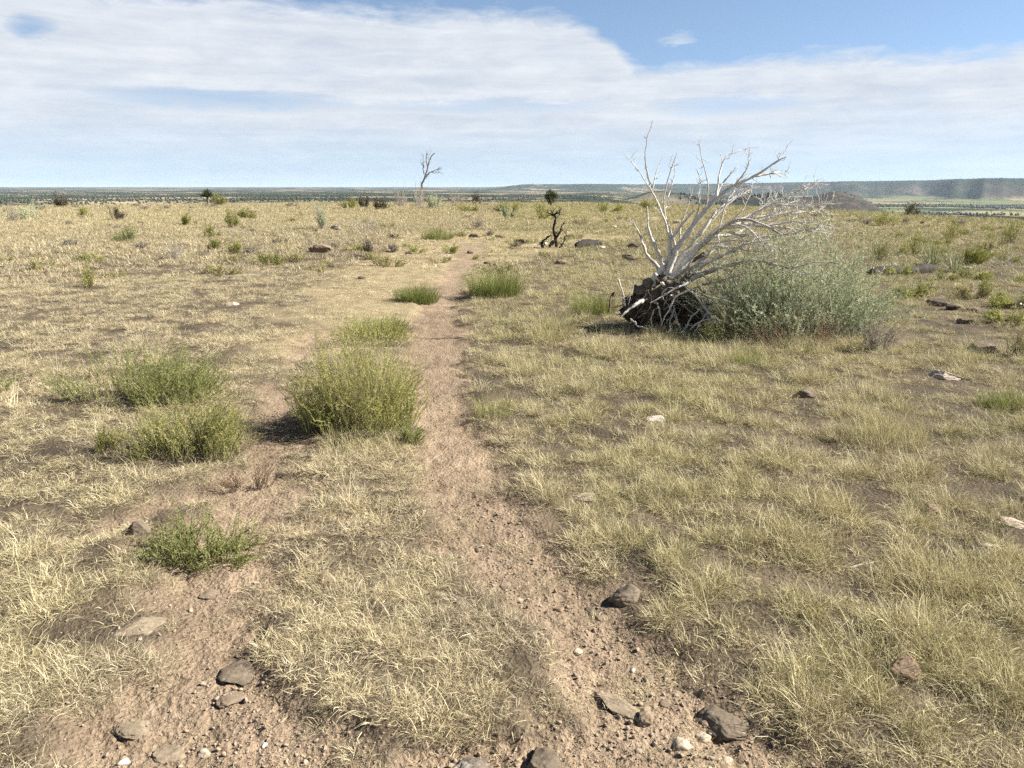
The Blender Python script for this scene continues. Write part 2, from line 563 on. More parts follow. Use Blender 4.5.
# ------------------------------------------------------------------ the ground sheet
def build_ground():
    az = np.radians(np.concatenate([np.arange(-52, 52.001, .14), np.arange(56, 308, 6)]))
    r = [.08, .5, .9]
    q = 1.25
    while q < 90: r.append(q); q *= 1.0062
    while q < 47000: r.append(q); q *= 1.022
    r = np.array(r)
    nr, na = len(r), len(az)
    A, RR = np.meshgrid(az, r)
    x, y = (RR * np.sin(A)).ravel(), (RR * np.cos(A)).ravel()
    z = terrain(x, y)
    V = np.c_[x, y, z]
    i = np.arange(nr * na).reshape(nr, na)
    a, b = i[:-1], i[1:]
    Q = np.stack([a, b, np.roll(b, -1, 1), np.roll(a, -1, 1)], -1)
    Q = Q[:, :, ::-1].reshape(-1, 4)[:, :]
    rr = RR.ravel()
    azd = np.degrees(np.arctan2(x, y))
    bm = bare(x, y) * (1 - sstep(26, 40, rr))
    sp = sparse(x, y)
    # ---- near colours
    n = fbm(x * .8, y * .8, 71, 4)[:, None]
    n2 = fbm(x * 3.1, y * 3.1, 73, 3)[:, None]
    dirt = np.array([.215, .162, .112]) * (1 - n) + np.array([.335, .256, .18]) * n
    dirt = dirt * (.85 + .3 * n2)
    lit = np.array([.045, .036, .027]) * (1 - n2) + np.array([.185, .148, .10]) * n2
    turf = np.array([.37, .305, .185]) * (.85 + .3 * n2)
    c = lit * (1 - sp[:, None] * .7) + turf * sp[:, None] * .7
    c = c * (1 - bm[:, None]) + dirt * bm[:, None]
    far_turf = np.array([.33, .275, .155])
    f = sstep(18, 50, rr)[:, None]
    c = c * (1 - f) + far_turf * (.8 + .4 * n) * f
    # ---- far colours
    right = sstep(5, 15, azd)
    slope_n = fbm(x / 260, y / 260, 81, 4)
    scrub = np.array([.29, .235, .165])[None] * (.75 + .5 * slope_n[:, None])
    n3 = fbm(x / 420, y / 1300, 83, 3)[:, None]
    valley = np.where(n3 > .5, np.array([.25, .215, .13])[None], np.array([.15, .165, .085])[None])
    valley = valley * (.85 + .3 * slope_n[:, None])
    hillc = np.array([.068, .060, .055])[None] * (.75 + .5 * slope_n[:, None])
    onh = sstep(-86, -70, z) * right
    fc = scrub * (1 - right[:, None]) + right[:, None] * (valley * (1 - onh[:, None]) + hillc * onh[:, None])
    wood = .50 * (1 - right) + right * (onh * .30 + (1 - onh) * .05)
    tab = sstep(6500, 9500, rr)
    wood = wood * (1 - tab) + tab * np.where(z > 10, .72, .42 + .25 * (1 - right))
    valley_far = right * (1 - onh) * sstep(8000, 6000, rr)
    wood = np.where(valley_far > .5, .1, wood)
    rim = sstep(1.0, 1.6, rr / edge_r(azd))[:, None]
    Call = c * (1 - rim) + fc * rim
    # ---- split into the plateau, its footpath and the land beyond
    fr = rr[Q].mean(1) / edge_r(azd[Q[:, 0]])
    rt = right_track(x, y)[Q].mean(1) * (rr[Q].mean(1) < 24)
    sel_far = fr > 1.35
    sel_path = (rt > .5) & ~sel_far
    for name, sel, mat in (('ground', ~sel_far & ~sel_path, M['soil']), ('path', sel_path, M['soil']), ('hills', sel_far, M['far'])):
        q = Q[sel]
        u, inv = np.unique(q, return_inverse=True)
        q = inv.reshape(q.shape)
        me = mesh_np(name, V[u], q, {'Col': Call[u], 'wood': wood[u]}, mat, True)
        o = link(name, me)
        o['kind'] = 'structure'
        o['label'] = {'ground': 'dry grassy plateau top with pinkish bare soil', 'path': 'narrow bare dirt footpath running up through dry grass',
                      'hills': 'far wooded plain, valley, dark hills and tablelands beyond the rim'}[name]
        o['category'] = {'ground': 'ground', 'path': 'path', 'hills': 'hills'}[name]


build_ground()

# ------------------------------------------------------------------ scattered ground cover
def source_collection(name, meshes, child):
    c = bpy.data.collections.new(name)
    for k, me in enumerate(meshes):
        o = bpy.data.objects.new('%s.%03d' % (child, k + 1), me)
        c.objects.link(o)
    return c


def scatter(name, P, rot, scl, idx, extra, coll, label, cat):
    me = bpy.data.meshes.new(name)
    me.vertices.add(len(P))
    me.vertices.foreach_set('co', np.ascontiguousarray(P, dtype=np.float32).ravel())
    a = me.attributes.new('rot', 'FLOAT_VECTOR', 'POINT'); a.data.foreach_set('vector', np.ascontiguousarray(rot, dtype=np.float32).ravel())
    a = me.attributes.new('scl', 'FLOAT_VECTOR', 'POINT'); a.data.foreach_set('vector', np.ascontiguousarray(scl, dtype=np.float32).ravel())
    a = me.attributes.new('idx', 'INT', 'POINT'); a.data.foreach_set('value', np.ascontiguousarray(idx, dtype=np.int32))
    for k, v in extra.items():
        a = me.attributes.new(k, 'FLOAT', 'POINT'); a.data.foreach_set('value', np.ascontiguousarray(v, dtype=np.float32))
    o = link(name, me)
    tag(o, label, cat, kind='stuff')
    ng = bpy.data.node_groups.new(name + '_nodes', 'GeometryNodeTree')
    ng.interface.new_socket('Geometry', in_out='INPUT', socket_type='NodeSocketGeometry')
    ng.interface.new_socket('Geometry', in_out='OUTPUT', socket_type='NodeSocketGeometry')
    gi, go = ng.nodes.new('NodeGroupInput'), ng.nodes.new('NodeGroupOutput')
    ip = ng.nodes.new('GeometryNodeInstanceOnPoints')
    ci = ng.nodes.new('GeometryNodeCollectionInfo')
    ci.inputs['Collection'].default_value = coll
    ci.inputs['Separate Children'].default_value = True
    ci.inputs['Reset Children'].default_value = True

    def na(nm, t):
        n = ng.nodes.new('GeometryNodeInputNamedAttribute'); n.data_type = t
        n.inputs['Name'].default_value = nm
        return n.outputs['Attribute']
    e = ng.nodes.new('FunctionNodeEulerToRotation')
    L = ng.links.new
    L(na('rot', 'FLOAT_VECTOR'), e.inputs[0])
    L(gi.outputs[0], ip.inputs['Points'])
    L(ci.outputs[0], ip.inputs['Instance'])
    ip.inputs['Pick Instance'].default_value = True
    L(na('idx', 'INT'), ip.inputs['Instance Index'])
    L(e.outputs[0], ip.inputs['Rotation'])
    L(na('scl', 'FLOAT_VECTOR'), ip.inputs['Scale'])
    L(ip.outputs[0], go.inputs[0])
    md = o.modifiers.new('scatter', 'NODES')
    md.node_group = ng
    return o


# grass tufts: 0-4 flat dry mats, 5-9 upright bunches, 10-13 coarse far bunches, 14-16 fine seeded stems
def tuft_meshes():
    out = []
    for k in range(5):                                  # 0-4 flat dry mats
        g = Geo()
        blades(g, 56, .065, (.025, .08), (.5, 1.35), (.3, 1.6), (.0013, .0026), 4)
        blades(g, 14, .05, (.025, .065), (.1, .7), (.5, 1.9), (.0013, .0026), 4)
        blades(g, 16, .11, (.02, .075), (1.42, 1.56), (-.1, .1), (.0013, .0028), 2, out=.2)
        out.append(g.mesh('grass_tuft', M['grass']))
    for k in range(5):                                  # 5-9 small upright tufts
        g = Geo()
        blades(g, 40, .045, (.035, .10), (.1, 1.0), (.1, 1.7), (.0014, .0028), 5, out=.5)
        blades(g, 14, .05, (.03, .08), (.7, 1.35), (.1, .8), (.002, .0038), 4)
        out.append(g.mesh('grass_tuft', M['grass']))
    for k in range(4):                                  # 10-13 coarse tufts for farther off
        g = Geo()
        blades(g, 55, .12, (.06, .17), (.1, 1.1), (.2, 1.2), (.006, .011), 3)
        out.append(g.mesh('grass_tuft', M['grass']))
    for k in range(3):                                  # 14-16 seeded stems
        g = Geo()
        blades(g, 10, .04, (.10, .19), (.03, .55), (.1, .9), (.0012, .0024), 5, b=(.85, .12))
        blades(g, 18, .05, (.04, .11), (.2, 1.1), (.3, 1.2), (.0020, .0038), 4)
        out.append(g.mesh('grass_tuft', M['grass']))
    for k in range(5):                                  # 17-21 full bunches
        g = Geo()
        blades(g, 140, .08, (.045, .145), (.05, 1.1), (.1, 1.6), (.0014, .0028), 5, out=.6)
        blades(g, 10, .06, (.12, .2), (.05, .5), (.1, .8), (.0012, .002), 5, b=(.9, .1))
        blades(g, 50, .08, (.04, .11), (.8, 1.4), (.1, .9), (.0018, .0036), 4, out=.9, b=(.2, .15))
        out.append(g.mesh('grass_tuft', M['grass']))
    for k in range(3):                                  # 22-24 broken straw lying on the soil
        g = Geo()
        blades(g, 14, .13, (.015, .07), (1.45, 1.56), (-.08, .08), (.0014, .0032), 2, out=.1)
        out.append(g.mesh('grass_tuft', M['grass']))
    return out


def build_grass():
    coll = source_collection('grass_sources', tuft_meshes(), 'grass_tuft')
    X, Y, D = [], [], []
    for r0, r1, dens, am in ((1.45, 3, 900, 46), (3, 5, 600, 45), (5, 9, 340, 44), (9, 16, 155, 43), (16, 32, 48, 43), (32, 92, 20, 43)):
        area = R(am) * (r1 ** 2 - r0 ** 2)
        n = int(area * dens)
        rr = np.sqrt(rng.random(n) * (r1 ** 2 - r0 ** 2) + r0 ** 2)
        aa = R(am) * (rng.random(n) * 2 - 1)
        X.append(rr * np.sin(aa)); Y.append(rr * np.cos(aa)); D.append(np.full(n, dens))
    x, y = np.concatenate(X), np.concatenate(Y)
    r = np.hypot(x, y)
    az = np.degrees(np.arctan2(x, y))
    b = bare(x, y) * (1 - sstep(26, 40, r))
    sp = sparse(x, y)
    rt = rightness(x, y)
    patch = fbm(x * 1.1, y * 1.1, 101, 4)
    clump = fbm(x * 5.5, y * 5.5, 103, 2)
    fine = fbm(x * 13, y * 13, 104, 2)
    cover = sstep(.44, .57, patch * .28 + clump * .40 + fine * .32 + .018 + .022 * rt)
    # leave a little grass in the tracks
    cover = cover * (1 - b) ** 1.3 + .10 * b * (1 - b) + .10 * b + .34 * b * sstep(.58, .66, clump) * (r < 5)
    cover = np.maximum(cover, .09 * (1 - b))
    cover = cover * (1 - .30 * sp)
    cl3 = fbm(x * 2.6, y * 2.6, 106, 2)
    cover = np.where(r > 14, np.maximum(cover, (.22 + .6 * sstep(.42, .6, cl3)) * (1 - b)), cover)
    mid = (x > np.interp(y, LT[0], LT[2])) & (x < np.interp(y, RT[0], RT[1])) & (y < 5.5) & (y > 1.9)
    cover = np.where(mid, np.maximum(cover, .62 * (1 - b) * sstep(.30, .5, clump * .5 + fine * .5)), cover)
    for cx, cy, ca, cb in CLEAR:
        m_ = (np.abs(x - cx) < cb) & (np.abs(y - cy) < cb)
        cover[m_] *= sstep(.7, 1.0, np.hypot((x[m_] - cx) / ca, (y[m_] - cy) / cb))
    keep = (rng.random(len(x)) < cover) & (r < edge_r(az) * 1.35)
    x, y, r, sp, rt, patch, clump, b = [v[keep] for v in (x, y, r, sp, rt, patch, clump, b)]
    n = len(x)
    z = terrain(x, y) - .001
    u = rng.random(n)
    big = fbm(x * .35, y * .35, 105, 3)
    hump = fbm(x * 1.7, y * 1.7, 107, 3)
    upright = np.clip(.10 + .75 * rt * sstep(.25, .5, hump + .1) + .10 * (big > .5), 0, .92)
    upright = upright * (1 - .85 * sp)
    kind = np.where(u < upright, 1, 0)
    kind = np.where((kind == 1) & (rng.random(n) < .07), 3, kind)
    kind = np.where(r > 15 + 6 * rng.random(n), np.where(rng.random(n) < .8, 2, kind), kind)
    bunch = (rng.random(n) < .17 * rt * sstep(.42, .58, clump) * (1 - b) + .012 * (1 - rt) * (1 - sp)) & (r < 24) & (b < .4)
    straw = (rng.random(n) < .16 + .8 * sstep(.3, .8, b) * (clump < .58)) & (r < 12) & (sp < 2) & ~bunch
    thin = (kind == 1) & (rng.random(n) < .42) & ~bunch
    idx = np.where(kind == 0, rng.integers(0, 5, n), np.where(kind == 1, 5 + rng.integers(0, 5, n), np.where(kind == 2, 10 + rng.integers(0, 4, n), 14 + rng.integers(0, 3, n))))
    idx = np.where(thin, rng.integers(0, 5, n), idx)
    idx = np.where(straw, 22 + rng.integers(0, 3, n), np.where(bunch, 17 + rng.integers(0, 5, n), idx))
    kind = np.where(bunch, 4, np.where(straw | thin, 0, kind))
    s = rng.uniform(.6, 1.2, n) * np.where(kind == 0, .8 + .45 * clump, .50 + .50 * hump + .65 * (clump - .2))
    s = s * np.where(kind == 2, (.75 + .5 * sstep(25, 70, r)) * (.75 + .9 * (clump - .2)), 1.0) * (1 - .4 * b)
    s = s * np.where(r > 6, 1.12, 1)
    zs = s * np.where(sp > .5, .55, 1) * rng.uniform(.8, 1.15, n)
    med = np.clip(inside(LT, x, y, .1) * 0 + (1 - rt), 0, 1)
    tint = np.clip(.08 + .72 * rt * (.35 + .9 * fbm(x * .9, y * .9, 109, 3)) + .25 * (fbm(x * .5, y * .5, 111, 3) > .56) * med + rng.normal(0, .10, n) - .3 * sp, 0, 1)
    farR = sstep(14, 30, r)
    tint = np.clip(tint * (1 - .25 * farR) + (.10 + .22 * sstep(24, 50, r) + .18 * rt) * farR + (.30 + .35 * rt) * farR * sstep(.48, .60, big) * rng.random(n), 0, 1)
    shade = np.clip(.22 * (1 - rt) + .06 + .7 * sstep(.54, .72, fbm(x * 1.5, y * 1.5, 113, 3)) * (1 - .5 * rt) + rng.normal(0, .12, n), 0, .62)
    shade = np.where(sp > .4, shade * .3, shade) * (1 - .35 * rt)
    rot = np.c_[rng.normal(0, .12, n), rng.normal(0, .12, n), rng.random(n) * 6.283]
    scatter('grass', np.c_[x, y, z], rot, np.c_[s, s, zs], idx, {'tint': tint, 'shade': shade}, coll,
            'dry straw and yellow green bunch grass covering the plateau', 'grass')
    print('grass', n)




# ------------------------------------------------------------------ rocks
CLEAR = []                               # spots the grass leaves open
_ico = {}


def ico(sub):
    if sub in _ico: return _ico[sub]
    import bmesh
    bm = bmesh.new()
    bmesh.ops.create_icosphere(bm, subdivisions=sub, radius=1)
    V = np.array([v.co[:] for v in bm.verts])
    T = np.array([[v.index for v in f.verts] for f in bm.faces])
    bm.free()
    _ico[sub] = (V, T)
    return _ico[sub]


def n3(V, s, seed):
    return (fbm(V[:, 0] * s + 3.1 * V[:, 2] * s * .37, V[:, 1] * s + V[:, 2] * s * .71, seed, 3) +
            fbm(V[:, 2] * s + 7, V[:, 0] * s * .6 - V[:, 1] * s * .8, seed + 9, 3)) - 1


def rock_mesh(name, dims, mat, seed, sub=4, cuts=11, rough=.24, lims=(.52, .92)):
    rg = np.random.default_rng(seed)
    V, T = ico(sub)
    V = V.copy()
    for k in range(cuts):
        d = rg.normal(0, 1, 3); d /= np.linalg.norm(d)
        lim = rg.uniform(*lims)
        h = V @ d
        V = V - np.maximum(h - lim, 0)[:, None] * d * .93
    V = V * (1 + rough * n3(V, 1.7, seed) + rough * .5 * n3(V, 5.5, seed + 3) + (rough * .35 * n3(V, 14, seed + 5) if sub > 3 else 0))[:, None]
    V = V * np.array(dims) * .5
    return mesh_np(name, V, T, {}, mat, False)


def px_rock(name, x, y, w, h, mat, label, yaw=0, flat=.55, asp=None, seed=None, sink=.47, group=None, cat='rock'):
    """w, h: apparent size in the photo"""
    p = gp(x, y + h * .3)
    d = math.hypot(p[0], p[1])
    dist = math.sqrt(d * d + CAMZ ** 2)
    W = w * dist * .96 / F
    el = math.atan2(CAMZ, d)
    if asp is None:                                   # plan depth from apparent height
        D = h * dist / F
        H = max(W * flat * .7, .015)
        D = max((D - H * math.cos(el) * .55) / math.sin(el), W * .5) if el > .25 else W * .7
        D = min(D, W * 1.25)
    else:
        D, H = W * asp, W * flat
    sd_ = math.hypot(p[0], p[1])
    CLEAR.append((p[0] - p[0] / sd_ * W * .55, p[1] - p[1] / sd_ * W * .55, W * .46 + .005, W * (.46 + .07 * min(sd_, 12)) + .005))
    seed = seed if seed is not None else int(x * 13 + y * 7)
    o = link(name, rock_mesh(name, (W, D, H), mat, seed, 5 if w > 22 else 4 if w > 12 else 3))
    o.location = (p[0], p[1], hz(p[0], p[1]) + H * (.5 - sink))
    o.rotation_euler = (0, 0, yaw)
    tag(o, label, cat, group)
    return o


ROCKS = [
    # x, y, w, h, material, label, yaw, flat, asp
    (628, 586, 44, 22, 'rock', 'dark grey rock at the right edge of the path under overhanging grass', .2, .6, None),
    (617, 680, 60, 44, 'rockflat', 'large smooth flat tan rock in the path, longest of the stones there', -.9, .30, .50),
    (646, 702, 24, 24, 'rockbrown', 'small squarish brown rock touching the large flat tan one', .3, .8, .9),
    (726, 702, 54, 40, 'rock', 'low dark cracked rock half under grass at the lower right path edge', -.5, .45, None),
    (543, 740, 38, 46, 'rock', 'jagged dark rock with a black shadowed side at the bottom of the path', .2, .8, None),
    (470, 748, 42, 32, 'lich', 'rough pale-crusted rock sunk in bare dirt near the bottom edge', .1, .6, None),
    (601, 758, 15, 22, 'rock', 'narrow upright dark stone at the bottom edge beside dry grass', .2, .9, None),
    (408, 764, 46, 26, 'rockbrown', 'broad flat brown slab cut by the bottom edge of the picture', -.2, .3, None),
    (427, 757, 20, 16, 'rock', 'small rounded dark stone beside the flat brown slab', .4, .7, None),
    (132, 710, 38, 20, 'rockflat', 'flat tan rock with a sharp overhanging left edge in bare dirt', -.25, .35, None),
    (166, 733, 34, 18, 'rockflat', 'oval flat tan rock lying on dirt near the lower left', .25, .35, None),
    (235, 654, 34, 26, 'rock', 'dark brown angular rock between trampled dirt and straw grass', .2, .45, None),
    (262, 680, 1, 1, None, '', 0, 0, None),
    (230, 682, 26, 16, 'rockbrown', 'thin brown slab just below the dark angular rock', -.1, .3, None),
    (140, 618, 44, 24, 'rockflat', 'wide low tan rock almost level with the dirt left of the path', .1, .25, None),
    (210, 580, 34, 12, 'rockbrown', 'flat brown stone under the small green weed', 0, .3, None),
    (326, 571, 22, 14, 'rockbrown', 'flat brown stone surrounded by straw grass in the middle strip', .2, .4, None),
    (460, 597, 20, 14, 'rock', 'lone dark stone on the straw grass left of the path', .1, .6, None),
    (904, 664, 40, 32, 'rockred', 'rounded reddish brown rock set deep in the tall grass', .1, .8, .8),
    (814, 684, 24, 26, 'rockflat', 'tan stone poking out of the grass left of the reddish one', .7, .7, None),
    (141, 523, 24, 24, 'rock', 'dark knobbly rock against the left side of a small green weed', .2, .9, .8),
    (655, 416, 20, 13, 'rockwhite', 'bleached white rock lying in the grass right of the path', .2, .6, None),
    (944, 374, 30, 9, 'rockpale', 'long pale flat rock with a dark underside in the grass', -.2, .45, .7),
    (990, 545, 14, 6, 'rockwhite', 'small white stone in tall grass at the right', -.4, .5, None),
    (1008, 520, 24, 10, 'rockpale', 'pale tan stone at the right edge above the small white one', -.3, .5, None),
    (933, 505, 20, 14, 'rockred', 'rusty red stone in the grass on the right', -.4, .6, None),
    (1018, 303, 10, 6, 'rockwhite', 'white stone at the far right edge of the grass', 0, .6, None),
    (585, 491, 30, 12, 'rockpale', 'pale broken rock half covered by grass beside the path', .2, .4, None),
    (122, 745, 12, 8, 'rockwhite', 'bright white pebble on the dirt in the lower left', .2, .6, None),
    (137, 757, 40, 22, 'lich', 'grey and white mottled rock flush with the dirt in the lower left corner', .1, .4, None),
    (263, 728, 6, 7, 'rockwhite', 'tiny upright white pebble beside straw grass', .1, .9, None),
    (219, 764, 9, 6, 'rockwhite', 'small white pebble at the very bottom edge', .1, .6, None),
    (202, 736, 14, 9, 'rockpale', 'pale pinkish stone on the dirt right of the oval flat rock', .1, .6, None),
    (633, 657, 6, 8, 'rockwhite', 'small white pebble above the large flat tan rock', .1, .9, None),
    (683, 730, 20, 14, 'rockpale', 'pale brown stone on the gravelly path below the square rock', .1, .6, None),
    (704, 720, 15, 11, 'rockpale', 'light tan stone just left of the low cracked rock', .1, .7, None),
    (710, 757, 9, 8, 'rockpale', 'small light stone on the gravel at the bottom right of the path', .1, .7, None),
    (729, 746, 12, 10, 'rockpale', 'rounded pale stone on the gravel below the low cracked rock', .1, .7, None),
    (708, 708, 12, 15, 'rockred', 'reddish stone wedged against the left of the low cracked rock', .3, .7, None),
    (602, 604, 13, 9, 'rockbrown', 'little brown stone at the left foot of the dark edge rock', .3, .7, None),
    (571, 492, 9, 6, 'rockbrown', 'little brown stone at the path edge by the pale broken rock', .3, .7, None),
    (592, 597, 14, 10, 'rock', 'small dark stone loose on the path beside the dark edge rock', .3, .6, None),
    (505, 575, 12, 8, 'rockbrown', 'brown stone on the gravelly middle of the path', .1, .6, None),
    (520, 590, 9, 7, 'rockpale', 'pale stone on the gravelly middle of the path', .1, .6, None),
    (535, 632, 13, 9, 'rockbrown', 'brown stone at the left side of the widening path', .1, .6, None),
    (578, 640, 10, 8, 'rockpale', 'pale stone in the middle of the widening path', .1, .6, None),
    (560, 597, 12, 9, 'rockred', 'reddish stone in the middle of the path near the dark edge rock', .1, .6, None),
    (478, 540, 9, 6, 'rock', 'small dark stone on the smooth part of the path', .1, .6, None),
    (650, 665, 11, 8, 'rockbrown', 'brown stone right of the large flat tan rock', .1, .6, None),
    (665, 690, 12, 9, 'rockbrown', 'brown stone right of the squarish brown rock', .1, .6, None),
    (232, 303, 14, 5, 'rockpale', 'pale flat stone alone on the far left grass', 0, .5, .7),
]
for t in ROCKS:
    if t[4] is None: continue
    px_rock('rock' if t[2] > 16 else 'stone', t[0], t[1], t[2], t[3], M[t[4]], t[5], t[6], t[7], t[8], cat='rock' if t[2] > 16 else 'stone')

# dark clods and stones farther up, on the trampled patch
FARSTONE = [
    (543, 242, 9, 8, 'rockwhite', 'pale stone in front of the burnt stump at the head of the path'),
    (603, 247, 7, 6, 'rockwhite', 'white stone against the right end of the burnt log'),
    (634, 247, 16, 6, 'rock', 'dark low rock on yellow grass left of the dead tree'),
    (630, 258, 18, 6, 'rock', 'dark flat rock just left of the dead tree branches'),
    (337, 228, 13, 6, 'lich', 'grey rock on the pale patch far up the left slope'),
    (320, 250, 24, 5, 'rockred', 'brown low bank of bare earth on the far left slope'),
    (366, 227, 7, 5, 'rock', 'small dark rock far up the slope near the grey brush'),
    (586, 219, 6, 4, 'rock', 'tiny dark rock on the far grass right of the burnt stump'),
    (614, 227, 6, 4, 'rockwhite', 'tiny white rock on the far grass left of the dead tree'),
    (966, 287, 18, 7, 'rock', 'dark rounded rock below the right yucca'),
    (937, 303, 22, 5, 'rock', 'dark flat stone in the middle of the right slope'),
    (953, 308, 16, 5, 'rock', 'dark flat stone right of the middle slope stone'),
    (973, 310, 14, 6, 'rock', 'dark knobbly stone on the right slope above the grass'),
    (985, 347, 28, 9, 'rock', 'dark long rock on the right slope above the pale flat rock'),
    (1005, 318, 20, 7, 'rock', 'dark rock at the right edge of the slope'),
    (965, 321, 16, 5, 'rock', 'dark stone in the lower middle of the right slope'),
    (967, 268, 9, 5, 'rockpale', 'pale stone at the foot of the right yucca'),
    (805, 394, 26, 6, 'rock', 'dark flat rock in the grass below the silver shrub'),
    (410, 252, 10, 5, 'rock', 'dark clod on the trampled turf left of the path head'),
    (388, 258, 12, 5, 'rockred', 'brown clod on the trampled turf farther left'),
    (433, 236, 10, 4, 'rockbrown', 'brown stone beside the path where it fades out'),
    (475, 236, 14, 4, 'rock', 'dark stone in the row across the head of the path'),
    (500, 236, 12, 4, 'rock', 'dark stone in the row left of the pale stone'),
    (520, 242, 15, 4, 'rock', 'dark low rock between the pale stone and the burnt stump'),
    (470, 251, 8, 4, 'rock', 'dark clod in the middle of the fading path'),
    (488, 262, 9, 4, 'rock', 'dark clod above the bright green grass clump'),
    (560, 262, 14, 5, 'rockred', 'brown clod below the burnt stump'),
    (362, 277, 9, 4, 'rock', 'dark clod above the dark green grass by the path'),
]
for x, y, w, h, m, lab in FARSTONE:
    px_rock('stone', x, y, w, h, M[m], lab, flat=.45, asp=.7, sink=.25, cat='stone')


def build_gravel():
    rg = np.random.default_rng(5)
    coll = source_collection('gravel_sources', [rock_mesh('gravel', (1, rg.uniform(.6, 1), rg.uniform(.4, .75)), M['gravel'], 900 + k, 2, 22, .25, (.30, .72)) for k in range(8)], 'gravel_stone')
    X, Y = [], []
    for r0, r1, dens in ((1.5, 3.2, 4200), (3.2, 6, 1300), (6, 12, 160), (12, 26, 12)):
        n = int(R(43) * (r1 ** 2 - r0 ** 2) * dens * 1.3)
        rr = np.sqrt(rg.random(n) * (r1 ** 2 - r0 ** 2) + r0 ** 2)
        aa = R(43) * (rg.random(n) * 2 - 1)
        X.append(rr * np.sin(aa)); Y.append(rr * np.cos(aa))
    x, y = np.concatenate(X), np.concatenate(Y)
    b = bare(x, y)
    g = fbm(x * 1.3, y * 1.3, 121, 3)
    rtk = right_track(x, y) * sstep(4.6, 3.4, y)
    p = b * np.clip(.10 + .9 * sstep(.4, .62, g) + .5 * rtk, 0, 1) + .05
    k = rg.random(len(x)) < p
    x, y = x[k], y[k]
    n = len(x)
    s = np.exp(rg.normal(math.log(.0068), .65, n)).clip(.0025, .034) * (1 + .5 * sstep(4, 12, np.hypot(x, y)))
    z = terrain(x, y) + s * .12
    rot = np.c_[rg.normal(0, .4, n), rg.normal(0, .4, n), rg.random(n) * 6.28]
    scatter('gravel', np.c_[x, y, z], rot, np.c_[s, s, s], rg.integers(0, 8, n), {}, coll, 'loose brown gravel strewn over the bare dirt', 'gravel')
    print('gravel', n)


build_gravel()


# ------------------------------------------------------------------ plants
def shrub(name, c, rx, ry, h, leafmat, stemmat, label, cat='shrub', n=120, lps=40, leaf=(.015, .03), lw=.25, group=None, bare_base=.15,
          spread=.55, wob=.35, k=8, stem_r=.0022, droop=0.0, seedheads=None, fan=.5, ragged=.35, seed=None, cvar=(.78, 1.25)):
    """stems fanning out of a patch, each carrying small leaves; > foliage, stem"""
    rg = np.random.default_rng(seed if seed is not None else int(abs(c[0]) * 977 + c[1] * 131) + 3)
    z0 = hz(c[0], c[1]) - .01
    root = empty(name, (c[0], c[1], z0))
    tag(root, label, cat, group)
    nc = max(4, n // 16)
    cq, ca = np.sqrt((np.arange(nc) + rg.random(nc)) / nc), rg.random(nc) * 6.283
    ci = rg.integers(0, nc, n)
    cxy = np.c_[cq * np.cos(ca), cq * np.sin(ca)][ci] + rg.normal(0, .13, (n, 2))
    q, a = np.minimum(np.hypot(cxy[:, 0], cxy[:, 1]), 1.08), np.arctan2(cxy[:, 1], cxy[:, 0])
    ch, cb = rg.uniform(*cvar, nc)[ci], rg.normal(0, .14, nc)[ci]
    base = np.c_[q * np.cos(a) * rx * spread, q * np.sin(a) * ry * spread, np.zeros(n)]
    prof = np.sqrt(np.clip(1 - .75 * np.minimum(q, 1) ** 2, 0, 1)) * (1 - ragged * rg.random(n) ** 1.5)
    lump = .75 + .5 * fbm(np.cos(a) * 1.3 * q + 5 + c[0], np.sin(a) * 1.3 * q + 5, 3, 2)
    top = np.c_[q * np.cos(a) * rx, q * np.sin(a) * ry, h * prof * lump * ch]
    top[:, :2] += rg.normal(0, fan * .25, (n, 2)) * np.array([rx, ry])
    P = stems(n, base, top, k, wob, rg)
    if droop: P[:, :, 2] -= droop * np.linspace(0, 1, k)[None] ** 3 * h
    P[:, :, 2] = np.maximum(P[:, :, 2], 0.0)
    rad = np.linspace(1, .35, k)[None] * rg.uniform(.7, 1.3, n)[:, None] * stem_r
    gs = Geo()
    tubes(gs, P, rad, 3, rg.random(n))
    gl = Geo()
    m = n * lps
    si = np.repeat(np.arange(n), lps)
    t = (bare_base + (1 - bare_base) * rg.random(m) ** .8) * (k - 1.001)
    i0 = t.astype(int); f = (t - i0)[:, None]
    pos = P[si, i0] * (1 - f) + P[si, i0 + 1] * f
    tan = P[si, i0 + 1] - P[si, i0]; tan /= np.linalg.norm(tan, axis=1, keepdims=True) + 1e-9
    d = tan * .75 + rg.normal(0, .6, (m, 3)); d[:, 2] += .15
    d /= np.linalg.norm(d, axis=1, keepdims=True)
    L = rg.uniform(leaf[0], leaf[1], m) * (1.15 - .5 * t / k)
    sb = np.clip(rg.normal(.42, .16, n) + cb, 0, 1)
    b = np.clip(sb[si] + rg.normal(0, .15, m), 0, 1)
    if seedheads: b = np.where((rg.random(n) < seedheads)[si], np.clip(.88 + rg.normal(0, .06, m), 0, 1), b)
    pos[:, 2] = np.maximum(pos[:, 2], .003)
    leaves(gl, pos, d, L, L * lw, b, rg)
    link('foliage', gl.mesh('foliage', leafmat), root)
    link('stem', gs.mesh('stem', stemmat), root)
    return root


